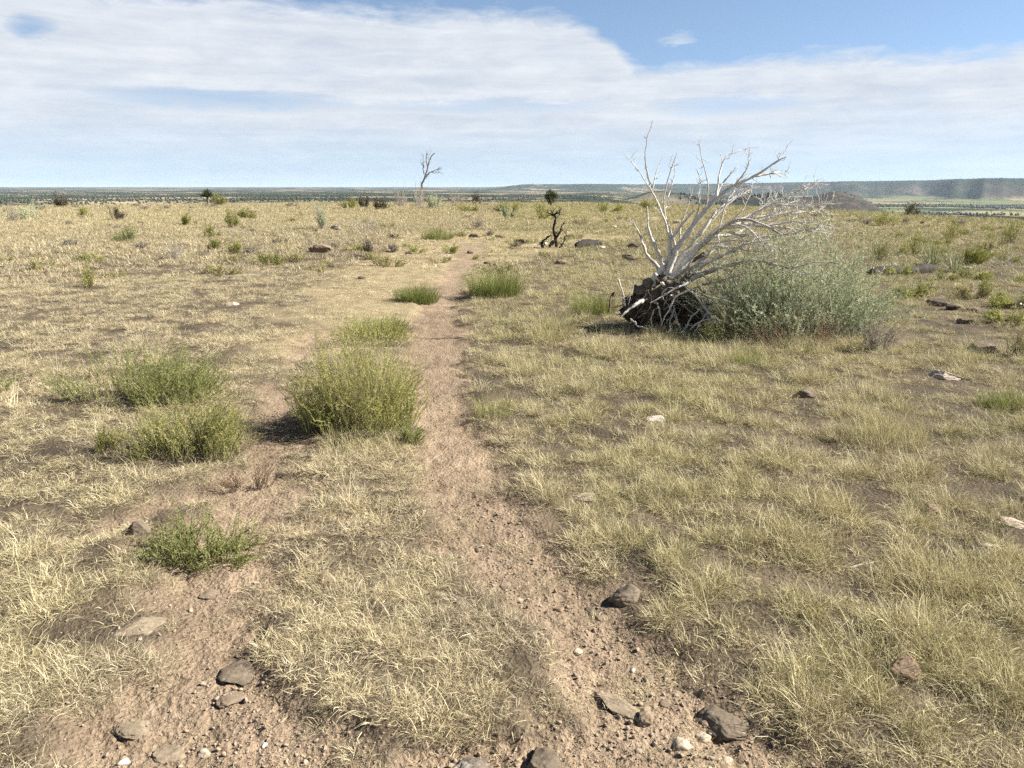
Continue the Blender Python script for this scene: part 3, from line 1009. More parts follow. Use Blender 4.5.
def tuft(name, c, rx, ry, h, mat, label, cat='grass tuft', n=220, w=(.0025, .005), group=None, lean=(.05, .6), seed=None, curve=(.1, .9), mix=None):
    """a single clump of grass; one mesh"""
    rg = np.random.default_rng(seed if seed is not None else int(abs(c[0]) * 717 + c[1] * 311) + 5)
    g = Geo()
    rad = 1.0
    gg = Geo()
    blades(gg, n, 1.0, (h * .45, h * 1.15), lean, curve, w, 4, rng=rg, b=mix)
    V = np.concatenate(gg.V)
    m = V.reshape(n, -1, 3)
    b0 = m[:, :1].copy()
    b0[..., 2] = 0
    sc = np.array([rx, ry, 1.0])
    m = (m - b0) + b0 * sc
    gg.V = [m.reshape(-1, 3)]
    o = link(name, gg.mesh(name, mat))
    o.location = (c[0], c[1], hz(c[0], c[1]) - .008)
    tag(o, label, cat, group)
    return o


def yucca(name, c, r, mat, label, n=60, group=None, trunk=0, w=(.012, .022)):
    rg = np.random.default_rng(int(abs(c[0]) * 517 + c[1] * 211))
    z0 = hz(c[0], c[1])
    root = empty(name, (c[0], c[1], z0 - .01))
    tag(root, label, 'yucca', group)
    g = Geo()
    blades(g, n, r * .12, (r * .75, r * 1.1), (.05, 1.45), (-.05, .25), w, 3, origin=(0, 0, trunk), out=.95, rng=rg, taper=.6)
    link('foliage', g.mesh('foliage', mat), root)
    g = Geo()
    hh = trunk + .05
    P = np.array([[[0, 0, 0], [.01, 0, hh * .5], [0, .01, hh]]])
    tubes(g, P, np.array([[.06, .055, .05]]) * (1 + trunk), 8)
    link('stem', g.mesh('stem', M['twig']), root)
    return root


def from_px(xl, xr, yt, yb, dr=.8):
    """plan centre, half widths and height from the extents in the photo"""
    xc = (xl + xr) / 2
    f = gp(xc, yb)
    d = math.hypot(f[0], f[1], CAMZ)
    rx = (xr - xl) / 2 * d / F
    for _ in range(3):
        ry = rx * dr
        cy = f[1] + ry * .85
        c = at(xc, yb, cy)
        rx = (xr - xl) / 2 * math.hypot(c[0], cy, CAMZ) / F
    h = at(xc, yt, cy)[2]
    return (c[0], cy), rx, ry, max(h, .06)


def px_shrub(name, xl, xr, yt, yb, lm, sm, label, dr=.8, **kw):
    c, rx, ry, h = from_px(xl, xr, yt, yb, dr)
    return shrub(name, c, rx, ry, h * kw.pop('hs', 1.12), M[lm], M[sm], label, **kw)


def px_tuft(name, xl, xr, yt, yb, m, label, dr=.8, hs=1.0, **kw):
    c, rx, ry, h = from_px(xl, xr, yt, yb, dr)
    return tuft(name, c, rx * .8, ry * .8, h * hs, M[m], label, **kw)


# weeds between and beside the two wheel tracks
px_shrub('weed', 300, 420, 332, 440, 'weed', 'gstem', 'big bushy olive green weed standing between the two dirt tracks', dr=1.0, n=640, lps=110,
         leaf=(.010, .024), lw=.15, seedheads=.24, spread=.8, wob=.45, fan=.6, cat='weed', hs=.98, ragged=.5)
px_tuft('grass_clump', 312, 412, 424, 456, 'stuft', 'pale dry grass skirt at the foot of the big olive weed', n=420, w=(.002, .004), dr=.4)
px_tuft('grass_clump', 330, 400, 326, 432, 'stuft', 'tall pale seed stems rising out of the big olive weed', n=520, w=(.0025, .004), dr=.8, lean=(.02, .35), curve=(.05, .5), mix=(.8, .15))
px_shrub('weed', 392, 424, 420, 446, 'weed2', 'gstem', 'low green sprig on the path side of the big olive weed', n=60, lps=50, leaf=(.008, .018), cat='weed')
px_shrub('weed', 72, 228, 348, 410, 'weed2', 'gstem', 'wide feathery green weed left of the tracks, farther of two', dr=.55, n=480, lps=95,
         leaf=(.010, .024), lw=.15, seedheads=.12, spread=.8, wob=.35, cat='weed', ragged=.55)
px_shrub('weed', 136, 256, 400, 468, 'weed', 'gstem', 'loose olive green weed left of the tracks, nearer of two', dr=.7, n=400, lps=90,
         leaf=(.008, .020), lw=.15, seedheads=.15, spread=.75, wob=.4, cat='weed', ragged=.55)
px_shrub('weed', 142, 256, 506, 566, 'weed2', 'gstem', 'small low green weed beside a dark rock', dr=.6, n=230, lps=75, leaf=(.007, .016), lw=.25, spread=.7, wob=.5, cat='weed', ragged=.6)
px_shrub('weed', -34, 20, 366, 402, 'weed2', 'gstem', 'green weed cut by the left edge of the picture', n=90, lps=50, leaf=(.01, .024), lw=.22, cat='weed')
px_shrub('weed', 76, 128, 424, 456, 'bright', 'twig', 'small yellow green weed below the wide feathery one', n=60, lps=40, leaf=(.008, .018), cat='weed', ragged=.6)
px_shrub('weed', 208, 290, 440, 490, 'rust', 'twig', 'thin brownish weed at the left edge of the left track', n=50, lps=22, leaf=(.006, .014), cat='weed', ragged=.6, dr=.5, hs=.7)
px_tuft('grass_clump', 350, 412, 312, 340, 'gtuft', 'bright green grass clump right behind the big olive weed', n=1100, w=(.004, .007), mix=(.5, .2))
px_tuft('grass_clump', 392, 442, 277, 302, 'gtuft', 'dark green grass clump leaning over the left side of the path', n=1200, w=(.005, .009), mix=(.4, .2))
px_tuft('grass_clump', 464, 527, 266, 298, 'gtuft', 'lush green grass clump on the right side of the path', n=1500, w=(.005, .009), mix=(.45, .2))
px_tuft('grass_clump', 520, 580, 300, 345, 'stuft', 'pale tall grass clump right of the path, between path and dead tree', n=420, w=(.003, .006))
px_tuft('grass_clump', 566, 620, 288, 318, 'gtuft', 'green grass clump against the left side of the charred root ball', n=900, w=(.004, .007), mix=(.5, .2))
px_tuft('grass_clump', 722, 776, 346, 366, 'gtuft', 'yellow green grass clump in front of the silver shrub', n=700, w=(.004, .006), mix=(.65, .2))
px_tuft('grass_clump', 978, 1030, 386, 412, 'gtuft', 'short green grass patch at the right edge', n=700, w=(.004, .006), mix=(.45, .2))
px_tuft('grass_clump', 838, 930, 392, 452, 'stuft', 'tall pale yellow grass clump on the right slope', n=520, w=(.002, .004))
px_tuft('grass_clump', 470, 520, 380, 420, 'gtuft', 'olive grass clump on the right shoulder of the path', n=240, w=(.002, .004), mix=(.6, .25))
px_tuft('grass_clump', 418, 456, 226, 241, 'gtuft', 'low green grass patch left of the path head', n=700, w=(.008, .014), mix=(.5, .2))

px_shrub('weed', 336, 414, 318, 352, 'weed', 'gstem', 'narrow yellow green weed tapering off behind the big olive weed', dr=1.6, n=240, lps=60, leaf=(.010, .022), lw=.24, seedheads=.3, spread=.8, wob=.4, cat='weed', ragged=.5)

# silver shrub behind the fallen tree
px_shrub('sagebrush', 700, 884, 242, 343, 'sage', 'sstem', 'big rounded silver green sagebrush growing through the fallen dead tree', dr=.62, n=900, lps=85, leaf=(.016, .038), lw=.26,
         spread=.65, wob=.5, fan=.5, stem_r=.0026, ragged=.42, hs=1.10, cvar=(.65, 1.25))
px_shrub('weed', 748, 846, 312, 352, 'rust', 'twig', 'rusty brown dry weed at the foot of the silver sagebrush', dr=.4, n=60, lps=26, leaf=(.012, .028), cat='weed', ragged=.6)
px_shrub('weed', 700, 760, 318, 345, 'weed2', 'twig', 'green leafy weed between the dead roots and the silver sagebrush', dr=.5, n=60, lps=36, leaf=(.012, .028), cat='weed', ragged=.5)
px_shrub('dry_brush', 846, 900, 316, 352, 'grey', 'deadgrey', 'grey dry brush right of the rusty weed', dr=.5, n=110, lps=30, leaf=(.012, .028), cat='brush', ragged=.5)


# ------------------------------------------------------------------ dead tree
def smooth_path(pts, k):
    pts = np.asarray(pts, float)
    s = np.r_[0, np.cumsum(np.linalg.norm(np.diff(pts, axis=0), axis=1))]
    t = np.linspace(0, s[-1], k)
    out = np.stack([np.interp(t, s, pts[:, j]) for j in range(3)], 1)
    for _ in range(2):
        q = out.copy()
        q[1:-1] = (out[:-2] + 2 * out[1:-1] + out[2:]) / 4
        out = q
    return out


def limb(g, px, Y0, Y1, r0, r1, rg, k=None, sides=8, wob=.55, knots=.13):
    """a limb through photo positions, its depth running from Y0 to Y1"""
    m = len(px)
    Ys = np.linspace(Y0, Y1, m)
    pts = np.array([at(x, y, Y) for (x, y), Y in zip(px, Ys)])
    k = k or max(8, 5 * m)
    P = smooth_path(pts, k)
    j = np.cumsum(rg.normal(0, 1, P.shape), 0); j -= np.linspace(0, 1, k)[:, None] * j[-1]
    P = P + j * wob * .006
    rad = r0 + (r1 - r0) * np.linspace(0, 1, k) ** .8
    rad = rad * np.clip(1 + knots * rg.normal(0, 1, k), .6, 1.5)
    rad[0] *= .35
    tubes(g, P[None], rad[None], sides, np.array([.5]))
    return P, rad


def twigs(g, P, rad, rg, n, L, up=.4, start=.3, r=.004, depth=1):
    for _ in range(n):
        i = int(rg.uniform(start, 1) * (len(P) - 2))
        t = P[i + 1] - P[i]; t /= np.linalg.norm(t) + 1e-9
        d = t * .8 + rg.normal(0, .55, 3) + np.array([0, 0, up]) * rg.random()
        d /= np.linalg.norm(d)
        l = L * rg.uniform(.35, 1)
        k = 6
        Q = P[i] + d * np.linspace(0, l, k)[:, None] + np.cumsum(rg.normal(0, .022 * l / .3, (k, 3)), 0)
        Q[0] = P[i]
        rr = np.linspace(min(r, rad[i] * .8), .0012, k)
        tubes(g, Q[None], rr[None], 4)
        if depth > 0: twigs(g, Q, rr, rg, rg.integers(1, 3), l * .55, up, .35, r * .6, depth - 1)


def dead_tree():
    rg = np.random.default_rng(42)
    base = gp(664, 318)
    Y = 8.95
    ox, oy, oz = at(664, 318, Y)
    oz = hz(ox, oy)
    root = empty('dead_tree', (ox, oy, oz))
    tag(root, 'uprooted bleached dead tree with bare silvery branches and charred root ball', 'dead tree')

    def put(name, g, mat, lab=None):
        me = g.mesh(name, mat, True)
        co = np.zeros(len(me.vertices) * 3, dtype=np.float32)
        me.vertices.foreach_get('co', co)
        me.vertices.foreach_set('co', (co.reshape(-1, 3) - np.array([ox, oy, oz], dtype=np.float32)).ravel())
        o = link(name, me, root)
        if lab: o['label'] = lab
        return o
    # trunk: a few strands grown together
    g = Geo()
    for px, a, b, r0, r1 in (([(657, 296), (668, 280), (686, 257), (715, 232), (738, 219)], Y, Y - .05, .072, .010),
                             ([(664, 290), (674, 272), (690, 254), (706, 238)], Y - .09, Y - .16, .055, .010),
                             ([(668, 300), (684, 280), (700, 262), (716, 246)], Y + .06, Y + .14, .062, .010),
                             ([(655, 286), (662, 272), (672, 256), (680, 245)], Y - .02, Y - .12, .052, .010)):
        limb(g, px, a, b, r0, r1, rg, 20, 12, 1.6, .14)
    put('trunk', g, M['dead'])
    g = Geo()
    for px, a, b, r0, r1 in (([(634, 296), (648, 288), (664, 278), (684, 264), (704, 254)], Y - .02, Y, .075, .03),
                             ([(650, 302), (664, 290), (676, 282), (694, 276), (712, 272)], Y - .12, Y - .1, .065, .025),
                             ([(660, 276), (670, 286), (684, 292), (700, 300)], Y - .22, Y - .2, .05, .03)):
        limb(g, px, a, b, r0, r1, rg, 18, 12, 2.0, .2)
    put('trunk_base', g, M['trunkbase'], 'dark brown weathered trunk base lying low')
    BR = [  # photo positions, depth offsets at start/end, radii, twigs, twig length, material
        ([(669, 262), (671, 248), (669, 240), (664, 220), (654, 194), (637, 169), (625, 155)], -.05, -.35, .020, .003, 5, .16, 'dead'),
        ([(654, 194), (649, 177), (645, 157), (646, 137), (653, 121)], -.2, -.4, .011, .002, 4, .12, 'deadgrey'),
        ([(653, 190), (656, 172), (663, 156)], -.2, -.05, .009, .002, 2, .1, 'dead'),
        ([(676, 252), (673, 232), (667, 215), (665, 197), (669, 177), (677, 153)], 0, -.25, .019, .003, 6, .15, 'dead'),
        ([(667, 199), (671, 186), (675, 171), (674, 160)], -.15, -.05, .010, .002, 3, .1, 'dead'),
        ([(664, 272), (662, 260), (653, 243), (649, 229), (647, 206)], -.1, -.3, .032, .006, 5, .14, 'dead'),
        ([(663, 276), (659, 266), (647, 255), (640, 235), (632, 219)], -.05, .25, .032, .004, 5, .14, 'deadgrey'),
        ([(672, 268), (670, 255), (669, 243), (676, 232), (686, 220), (695, 210)], -.1, -.2, .026, .010, 4, .16, 'dead'),
        ([(666, 278), (677, 249), (697, 220), (717, 197), (735, 183), (752, 176), (763, 170), (778, 159), (786, 157)], -.1, -.2, .048, .006, 10, .22, 'dead'),
        ([(752, 176), (772, 172), (783, 172), (791, 169)], -.15, .05, .016, .003, 6, .14, 'deadgrey'),
        ([(717, 197), (719, 183), (722, 169), (726, 157), (737, 150), (749, 149)], -.1, .15, .013, .003, 5, .14, 'dead'),
        ([(735, 183), (743, 172), (748, 163), (750, 149)], -.15, -.35, .012, .003, 4, .12, 'dead'),
        ([(690, 232), (699, 212), (700, 190), (700, 177), (696, 168)], 0, .15, .015, .003, 5, .12, 'dead'),
        ([(700, 218), (707, 203), (706, 177), (701, 157), (699, 139)], 0, .2, .013, .002, 6, .12, 'deadgrey'),
        ([(670, 275), (682, 256), (702, 230), (722, 208), (738, 196), (746, 193)], .05, .3, .034, .006, 7, .2, 'dead'),
        ([(676, 280), (697, 250), (716, 232), (735, 219), (749, 219), (766, 226), (782, 235)], -.1, -.5, .040, .009, 8, .22, 'deadgrey'),
        ([(730, 224), (749, 217), (766, 205), (786, 196), (806, 189), (826, 179)], 0, .3, .028, .003, 14, .26, 'dead'),
        ([(740, 221), (769, 216), (795, 213), (818, 213), (838, 215)], .05, .55, .020, .003, 12, .24, 'deadgrey'),
        ([(735, 224), (775, 227), (800, 230), (823, 233), (848, 236)], 0, .15, .022, .003, 12, .24, 'deadgrey'),
        ([(678, 288), (695, 276), (715, 269), (737, 263), (758, 260), (775, 265), (789, 269), (812, 262), (840, 263)], -.15, -.75, .030, .004, 6, .24, 'deadgrey'),
        ([(789, 269), (806, 274), (828, 271)], -.62, -.8, .011, .003, 3, .14, 'dead'),
        ([(690, 275), (706, 263), (729, 252), (749, 243), (772, 240), (798, 236)], 0, -.4, .028, .004, 9, .24, 'dead'),
        ([(712, 236), (728, 236), (750, 228), (770, 219), (786, 205), (800, 200)], .1, .6, .02, .003, 10, .24, 'dead'),
        ([(700, 236), (712, 218), (726, 203), (741, 195), (752, 188)], .1, .4, .024, .005, 8, .2, 'dead'),
        ([(716, 200), (722, 186), (728, 176), (738, 165)], -.1, .1, .012, .003, 5, .14, 'dead'),
        ([(680, 240), (681, 225), (690, 205), (690, 186)], .1, .4, .012, .003, 5, .14, 'deadgrey'),
        ([(727, 226), (744, 226), (756, 236), (768, 250)], -.1, -.5, .016, .004, 7, .2, 'dead'),
        ([(748, 219), (762, 210), (776, 206), (800, 208), (822, 203)], .1, -.4, .018, .003, 12, .22, 'dead'),
        ([(706, 240), (724, 228), (742, 212), (750, 196), (752, 182)], .15, .5, .020, .004, 8, .2, 'deadgrey'),
        ([(765, 226), (786, 222), (806, 223), (826, 228)], -.4, -.7, .012, .003, 9, .2, 'dead'),
        ([(700, 284), (720, 282), (742, 274), (760, 274)], .1, -.3, .022, .004, 5, .18, 'deadgrey'),
        ([(700, 262), (716, 262), (732, 276), (742, 298)], -.1, -.45, .014, .003, 8, .18, 'dead'),
        ([(716, 246), (738, 248), (758, 252), (780, 250), (806, 246)], 0, -.5, .018, .003, 12, .22, 'dead'),
        ([(690, 270), (706, 276), (720, 290), (730, 312)], -.15, -.5, .014, .003, 6, .16, 'deadgrey'),
        ([(750, 220), (778, 232), (800, 240), (824, 250)], -.1, -.5, .014, .003, 12, .22, 'deadgrey'),
        ([(720, 228), (745, 226), (780, 214), (812, 206), (840, 203)], .1, -.2, .022, .003, 14, .24, 'dead'),
        ([(726, 232), (756, 238), (786, 236), (815, 228), (850, 226)], .1, -.3, .020, .003, 14, .24, 'deadgrey'),
        ([(708, 244), (730, 240), (752, 240), (775, 246), (798, 258)], 0, -.55, .016, .003, 10, .2, 'dead'),
        ([(690, 262), (712, 252), (736, 238), (758, 232)], .15, .5, .024, .006, 8, .2, 'deadgrey'),
        ([(735, 190), (728, 198), (724, 214), (718, 236), (719, 241)], -.2, -.3, .012, .006, 2, .1, 'dead'),
    ]
    for px, a, b, r0, r1, nt, tl, m in BR:
        g = Geo()
        P, rad = limb(g, px, Y + a, Y + b, r0, r1, rg)
        twigs(g, P, rad, rg, int(nt * (2.6 if px[-1][0] > 790 else 1.8)), tl, r=.0045)
        put('branch', g, M[m])
    # charred root ball: a lumpy plate on edge with broken roots
    V, T = ico(5)
    V = V.copy()
    V = V * (1 + .34 * n3(V, 1.6, 77) + .2 * n3(V, 4.5, 78) + .12 * n3(V, 11, 79))[:, None]
    cx, cy, cz = at(652, 305, Y + .05)
    V = V * np.array([.38, .25, .20]) + np.array([cx, cy, max(cz - .04, .18)])
    V2, _ = ico(4)
    W = V2 * (1 + .4 * n3(V2, 2, 87) + .2 * n3(V2, 6, 88))[:, None]
    c2 = at(690, 303, Y + .0)
    W = W * np.array([.22, .22, .18]) + np.array([c2[0], c2[1], .22])
    g = Geo()
    g.add(V, T=T); g.add(W, T=ico(4)[1])
    for VV in (V, W):
        cc = VV.mean(0)
        for i in rg.integers(0, len(VV), 150):
            d = VV[i] - cc; d /= np.linalg.norm(d)
            d = d + rg.normal(0, .5, 3); d[2] -= .2
            L_ = rg.uniform(.05, .20)
            Q = VV[i] - d * .04 + d * np.linspace(0, L_, 6)[:, None] + np.cumsum(rg.normal(0, .014, (6, 3)), 0)
            Q[:, 2] = np.maximum(Q[:, 2], .0)
            tubes(g, Q[None], np.linspace(rg.choice([.003, .004, .005, .011]), .0015, 6)[None], 5)
    put('root_ball', g, M['char'], 'charred black lumpy root ball')
    RT_ = [([(690, 282), (672, 290), (650, 303)], -.30, -.42, .016, .006, 'dead'), ([(694, 290), (676, 296), (664, 318), (662, 326)], -.32, -.5, .015, .006, 'dead'),
           ([(684, 284), (698, 298), (712, 318), (724, 332)], -.3, -.55, .016, .006, 'dead'), ([(618, 278), (622, 292), (625, 306)], -.36, -.42, .010, .004, 'dead'),
           ([(645, 300), (634, 306), (620, 318)], -.42, -.55, .026, .010, 'dead'), ([(630, 318), (638, 326), (650, 329)], -.45, -.5, .013, .006, 'dead'),
           ([(704, 305), (690, 318), (680, 334)], -.35, -.55, .012, .005, 'dead'), ([(712, 306), (700, 322), (690, 338)], -.35, -.62, .011, .004, 'dead'),
           ([(655, 272), (661, 281), (664, 286)], -.15, -.3, .028, .014, 'dead'), ([(634, 280), (631, 292), (628, 305)], -.36, -.42, .008, .004, 'deadgrey'),
           ([(675, 308), (668, 320), (672, 332)], -.4, -.5, .010, .004, 'deadgrey'), ([(655, 310), (650, 322), (656, 334)], -.4, -.55, .009, .004, 'deadgrey'),
           ([(615, 292), (611, 302), (609, 312)], -.2, -.3, .018, .008, 'char'), 
           ([(690, 330), (700, 322), (716, 318)], -.5, -.6, .009, .004, 'dead')]
    for _ in range(26):
        x0, y0 = rg.uniform(640, 700), rg.uniform(282, 306)
        x1 = x0 + rg.normal(0, 22); y1 = rg.uniform(305, 333)
        RT_.append(([(x0, y0), ((x0 + x1) / 2 + rg.normal(0, 7), (y0 + y1) / 2 - rg.uniform(2, 12)), (x1, y1)], rg.uniform(-.3, .1), rg.uniform(-.55, -.2),
                    rg.uniform(.007, .02), .003, rg.choice(['char', 'twig', 'deadgrey', 'dead'], p=[.35, .3, .2, .15])))
    for px, a, b, r0, r1, m in RT_:
        g = Geo()
        P, rad = limb(g, px, Y + a, Y + b, r0, r1, rg, wob=.8)
        twigs(g, P, rad, rg, 2, .1, 0, .3, .004, 0)
        put('root', g, M[m])


dead_tree()


def burnt_stump():
    rg = np.random.default_rng(9)
    p = gp(555, 249); Y = p[1] + .2
    root = empty('burnt_stump', (p[0], Y, hz(p[0], Y)))
    tag(root, 'small charred stump with upright twisted branches at the head of the path', 'stump')
    o = np.array(root.location)
    for nm, px, a, b, r0, r1 in (('trunk', [(557, 250), (556, 240), (553, 230), (556, 222), (554, 214)], 0, .1, .048, .022), ('branch', [(549, 249), (552, 241), (556, 236)], -.1, 0, .045, .03),
                           ('branch', [(557, 238), (562, 228), (565, 221)], 0, -.15, .03, .01), ('branch', [(544, 249), (540, 244), (542, 239), (548, 237)], 0, .2, .04, .02),
                           ('branch', [(554, 216), (558, 213), (560, 214)], .1, 0, .025, .012), ('branch', [(553, 216), (549, 213)], .1, .2, .022, .012), ('branch', [(558, 248), (564, 240), (566, 230)], 0, .2, .03, .012)):
        g = Geo()
        P, rad = limb(g, px, Y + a, Y + b, r0, r1, rg, wob=2)
        twigs(g, P, rad, rg, 8, .3, .3, .1, .014, 1)
        g.V = [v - o for v in g.V]
        link(nm, g.mesh(nm, M['burnt'], True), root)


burnt_stump()


def log_thing(name, xa, ya, xb, yb, r, mat, label, endmat=None, dY=0):
    rg = np.random.default_rng(int(xa))
    a, b = gp(xa, ya), gp(xb, yb)
    c = (a + b) / 2
    z = hz(c[0], c[1])
    root = empty(name, (c[0], c[1], z))
    tag(root, label, 'log')
    g = Geo()
    k = 14
    t = np.linspace(0, 1, k)[:, None]
    P = np.c_[a[0] + (b[0] - a[0]) * t, a[1] + (b[1] - a[1]) * t, z + r * .55 + 0 * t] + rg.normal(0, r * .12, (k, 3))
    rad = r * (.55 + .6 * np.sin(np.pi * np.linspace(.1, .9, k))) * (1 + .15 * rg.normal(0, 1, k))
    rad[0] *= .5; rad[-1] *= .5
    tubes(g, P[None], rad[None], 12)
    g.V = [v - np.array([c[0], c[1], z]) for v in g.V]
    link('trunk', g.mesh('trunk', mat, True), root)
    for _ in range(3):
        i = rg.integers(3, k - 3)
        Q = P[i] + np.linspace(0, 1, 6)[:, None] * (rg.normal(0, 1, 3) * np.array([1, .5, .3]) + np.array([0, 0, .5])) * r * 1.6
        g = Geo(); tubes(g, Q[None], np.linspace(r * .35, r * .1, 6)[None], 6)
        g.V = [v - np.array([c[0], c[1], z]) for v in g.V]
        link('branch', g.mesh('branch', M['deadgrey'], True), root)


log_thing('burnt_log', 576, 249, 600, 246, .11, M['burnt'], 'short burnt log on yellow grass right of the charred stump')
log_thing('burnt_log', 868, 276, 902, 274, .10, M['burnt'], 'burnt brownish log on the right slope, left of two in line')
log_thing('charred_log', 902, 275, 936, 271, .095, M['burnt'], 'charred black log on the right slope below the yuccas')
def stick(xa, ya, xb, yb, label):
    log_thing('dead_stick', xa, ya, xb, yb, .005, M['deadgrey'], label)
stick(850, 567, 896, 557, 'thin bleached stick lying in the grass on the right')
stick(548, 243, 522, 246, 'thin pale stick on the ground beside the burnt stump')

# ------------------------------------------------------------------ yuccas and far scrub on the plateau
yucca('yucca', gp(932, 266), .55, M['yucca'], 'spiky pale green yucca above the charred log', 90, w=(.018, .03))
yucca('yucca', gp(955, 272), .50, M['yucca'], 'spiky yucca in front of a yellow green bush on the right', 80, w=(.018, .03))
yucca('yucca', gp(125, 240), .42, M['yucca'], 'lone spiky green yucca on the left slope', 70, w=(.02, .035))
yucca('yucca', gp(135, 265 + 10), .01, M['yucca'], 'x', 1) if False else None
px_shrub('rabbitbrush', 948, 984, 246, 265, 'bright', 'twig', 'bright yellow green bush behind the right yucca', n=120, lps=60, leaf=(.02, .04), stem_r=.003)

SCRUB = [  # xl, xr, yt, yb, leaf material, label
    (258, 282, 255, 266, 'bright', 'bright green dome of brush nearest on the far left slope'),
    (200, 223, 241, 252, 'bright', 'yellow green dome of brush on the far left slope, left of a pale one'),
    (222, 248, 240, 254, 'weed', 'pale olive brush right of the yellow green dome'),
    (175, 192, 217, 226, 'bright', 'small green dome left of a row on the far slope'),
    (200, 216, 228, 237, 'bright', 'small bright green dome in the middle of the far left slope'),
    (226, 242, 214, 227, 'bright', 'upright yellow green bush on the far left slope'),
    (236, 256, 211, 219, 'weed', 'low flat green brush on the far left slope near the rim'),
    (212, 232, 193, 206, 'bright', 'yellow green bush beside the tall yucca on the rim'),
    (80, 96, 208, 216, 'weed', 'small olive mound on the far left near the dark dead brush'),
    (106, 128, 208, 220, 'dark', 'dark dead brush on the far left slope'),
    (52, 72, 197, 208, 'dark', 'dark green bush on the left rim'),
    (20, 44, 204, 220, 'sage', 'pale sage mound at the far left'),
    (0, 20, 206, 222, 'grey', 'grey brush at the left edge of the far slope'),
    (78, 104, 270, 290, 'weed', 'grass green weed on the left slope below the lone yucca'),
    (112, 140, 228, 242, 'weed2', 'green weed beside the lone spiky yucca'),
    (160, 198, 244, 260, 'grey', 'grey low brush on the left slope above the bright dome'),
    (314, 332, 204, 230, 'sage', 'pale silvery tall weed on the far left slope'),
    (330, 402, 216, 232, 'grey', 'pale grey patch of dry brush left of the path head'),
    (362, 380, 241, 256, 'dark', 'dark green little bush left of the path head'),
    (358, 374, 197, 208, 'dark', 'round dark bush on the rim left of the bare tree'),
    (372, 390, 199, 210, 'dark', 'ragged dark bush on the rim, second left of the bare tree'),
    (386, 408, 190, 207, 'grey', 'grey leafless brush on the rim just left of the bare tree'),
    (404, 430, 188, 208, 'grey', 'grey leafless brush at the foot of the bare tree'),
    (426, 446, 194, 209, 'sage', 'silvery mound right of the bare tree foot'),
    (440, 466, 191, 207, 'grey', 'pale grey leafless brush right of the bare tree'),
    (340, 360, 200, 210, 'weed', 'olive mound on the rim left of the dark round bush'),
    (468, 482, 194, 203, 'dark', 'small dark bush on the rim between bare tree and juniper'),
    (452, 492, 204, 213, 'weed', 'olive brush patch on the far grass near the rim'),
    (494, 522, 203, 213, 'bright', 'yellow green brush patch on the far grass below the juniper'),
    (500, 516, 208, 219, 'sage', 'small silvery mound on the far grass left of the burnt stump'),
    (530, 552, 205, 220, 'weed', 'olive weed on the far grass behind the burnt stump'),
    (470, 484, 218, 229, 'grey', 'thin brown twiggy weed on the far grass near the path head'),
    (640, 670, 199, 209, 'weed', 'olive brush seen between the thin left branches'),
    (590, 622, 204, 213, 'weed', 'olive brush patch left of the dead tree on the far grass'),
    (866, 900, 212, 226, 'weed', 'olive brush on the right rim beside the branch tips'),
    (905, 918, 204, 216, 'dark', 'dark bush on the right rim'),
    (900, 936, 232, 256, 'weed', 'olive brush behind the charred log'),
    (868, 896, 240, 262, 'weed', 'olive brush behind the weathered log'),
    (940, 972, 222, 240, 'weed', 'olive brush on the upper right slope'),
    (985, 1024, 222, 246, 'weed', 'wide olive brush at the upper right edge'),
    (992, 1022, 252, 272, 'grey', 'brownish dry brush on the right edge of the slope'),
    (975, 1000, 278, 298, 'weed', 'olive weed right of the dark rounded rock'),
    (1000, 1024, 330, 356, 'stuft', 'pale weed at the right edge below the dark rock'),
]
for xl, xr, yt, yb, m, lab in SCRUB:
    d = gp((xl + xr) / 2, yb)[1]
    s = min(max(d / 14, 1), 4.5)
    px_shrub('brush', xl, xr, yt, yb, m, 'deadgrey' if m in ('grey', 'sage') else 'twig', lab, n=70, lps=34 if m != 'grey' else 16,
             leaf=(.014 * s, .032 * s), lw=.28 if m != 'grey' else .16, stem_r=.0018 * s, cat='brush', dr=.7, ragged=.5, wob=.4, hs=1.3)


# weeds repeated over the far grass: one of each kind, then copies of the thing and its parts
def copies(proto, spots, rg):
    kids = list(proto.children)
    for i, (x, y, sc) in enumerate(spots):
        if i == 0:
            o = proto
        else:
            o = proto.copy(); COL.objects.link(o)
            for ch in kids:
                c = ch.copy(); COL.objects.link(c); c.parent = o
        o.location = (x, y, hz(x, y) - .01)
        o.rotation_euler = (0, 0, rg.random() * 6.28)
        o.scale = (sc, sc, sc * rg.uniform(.75, 1.1))


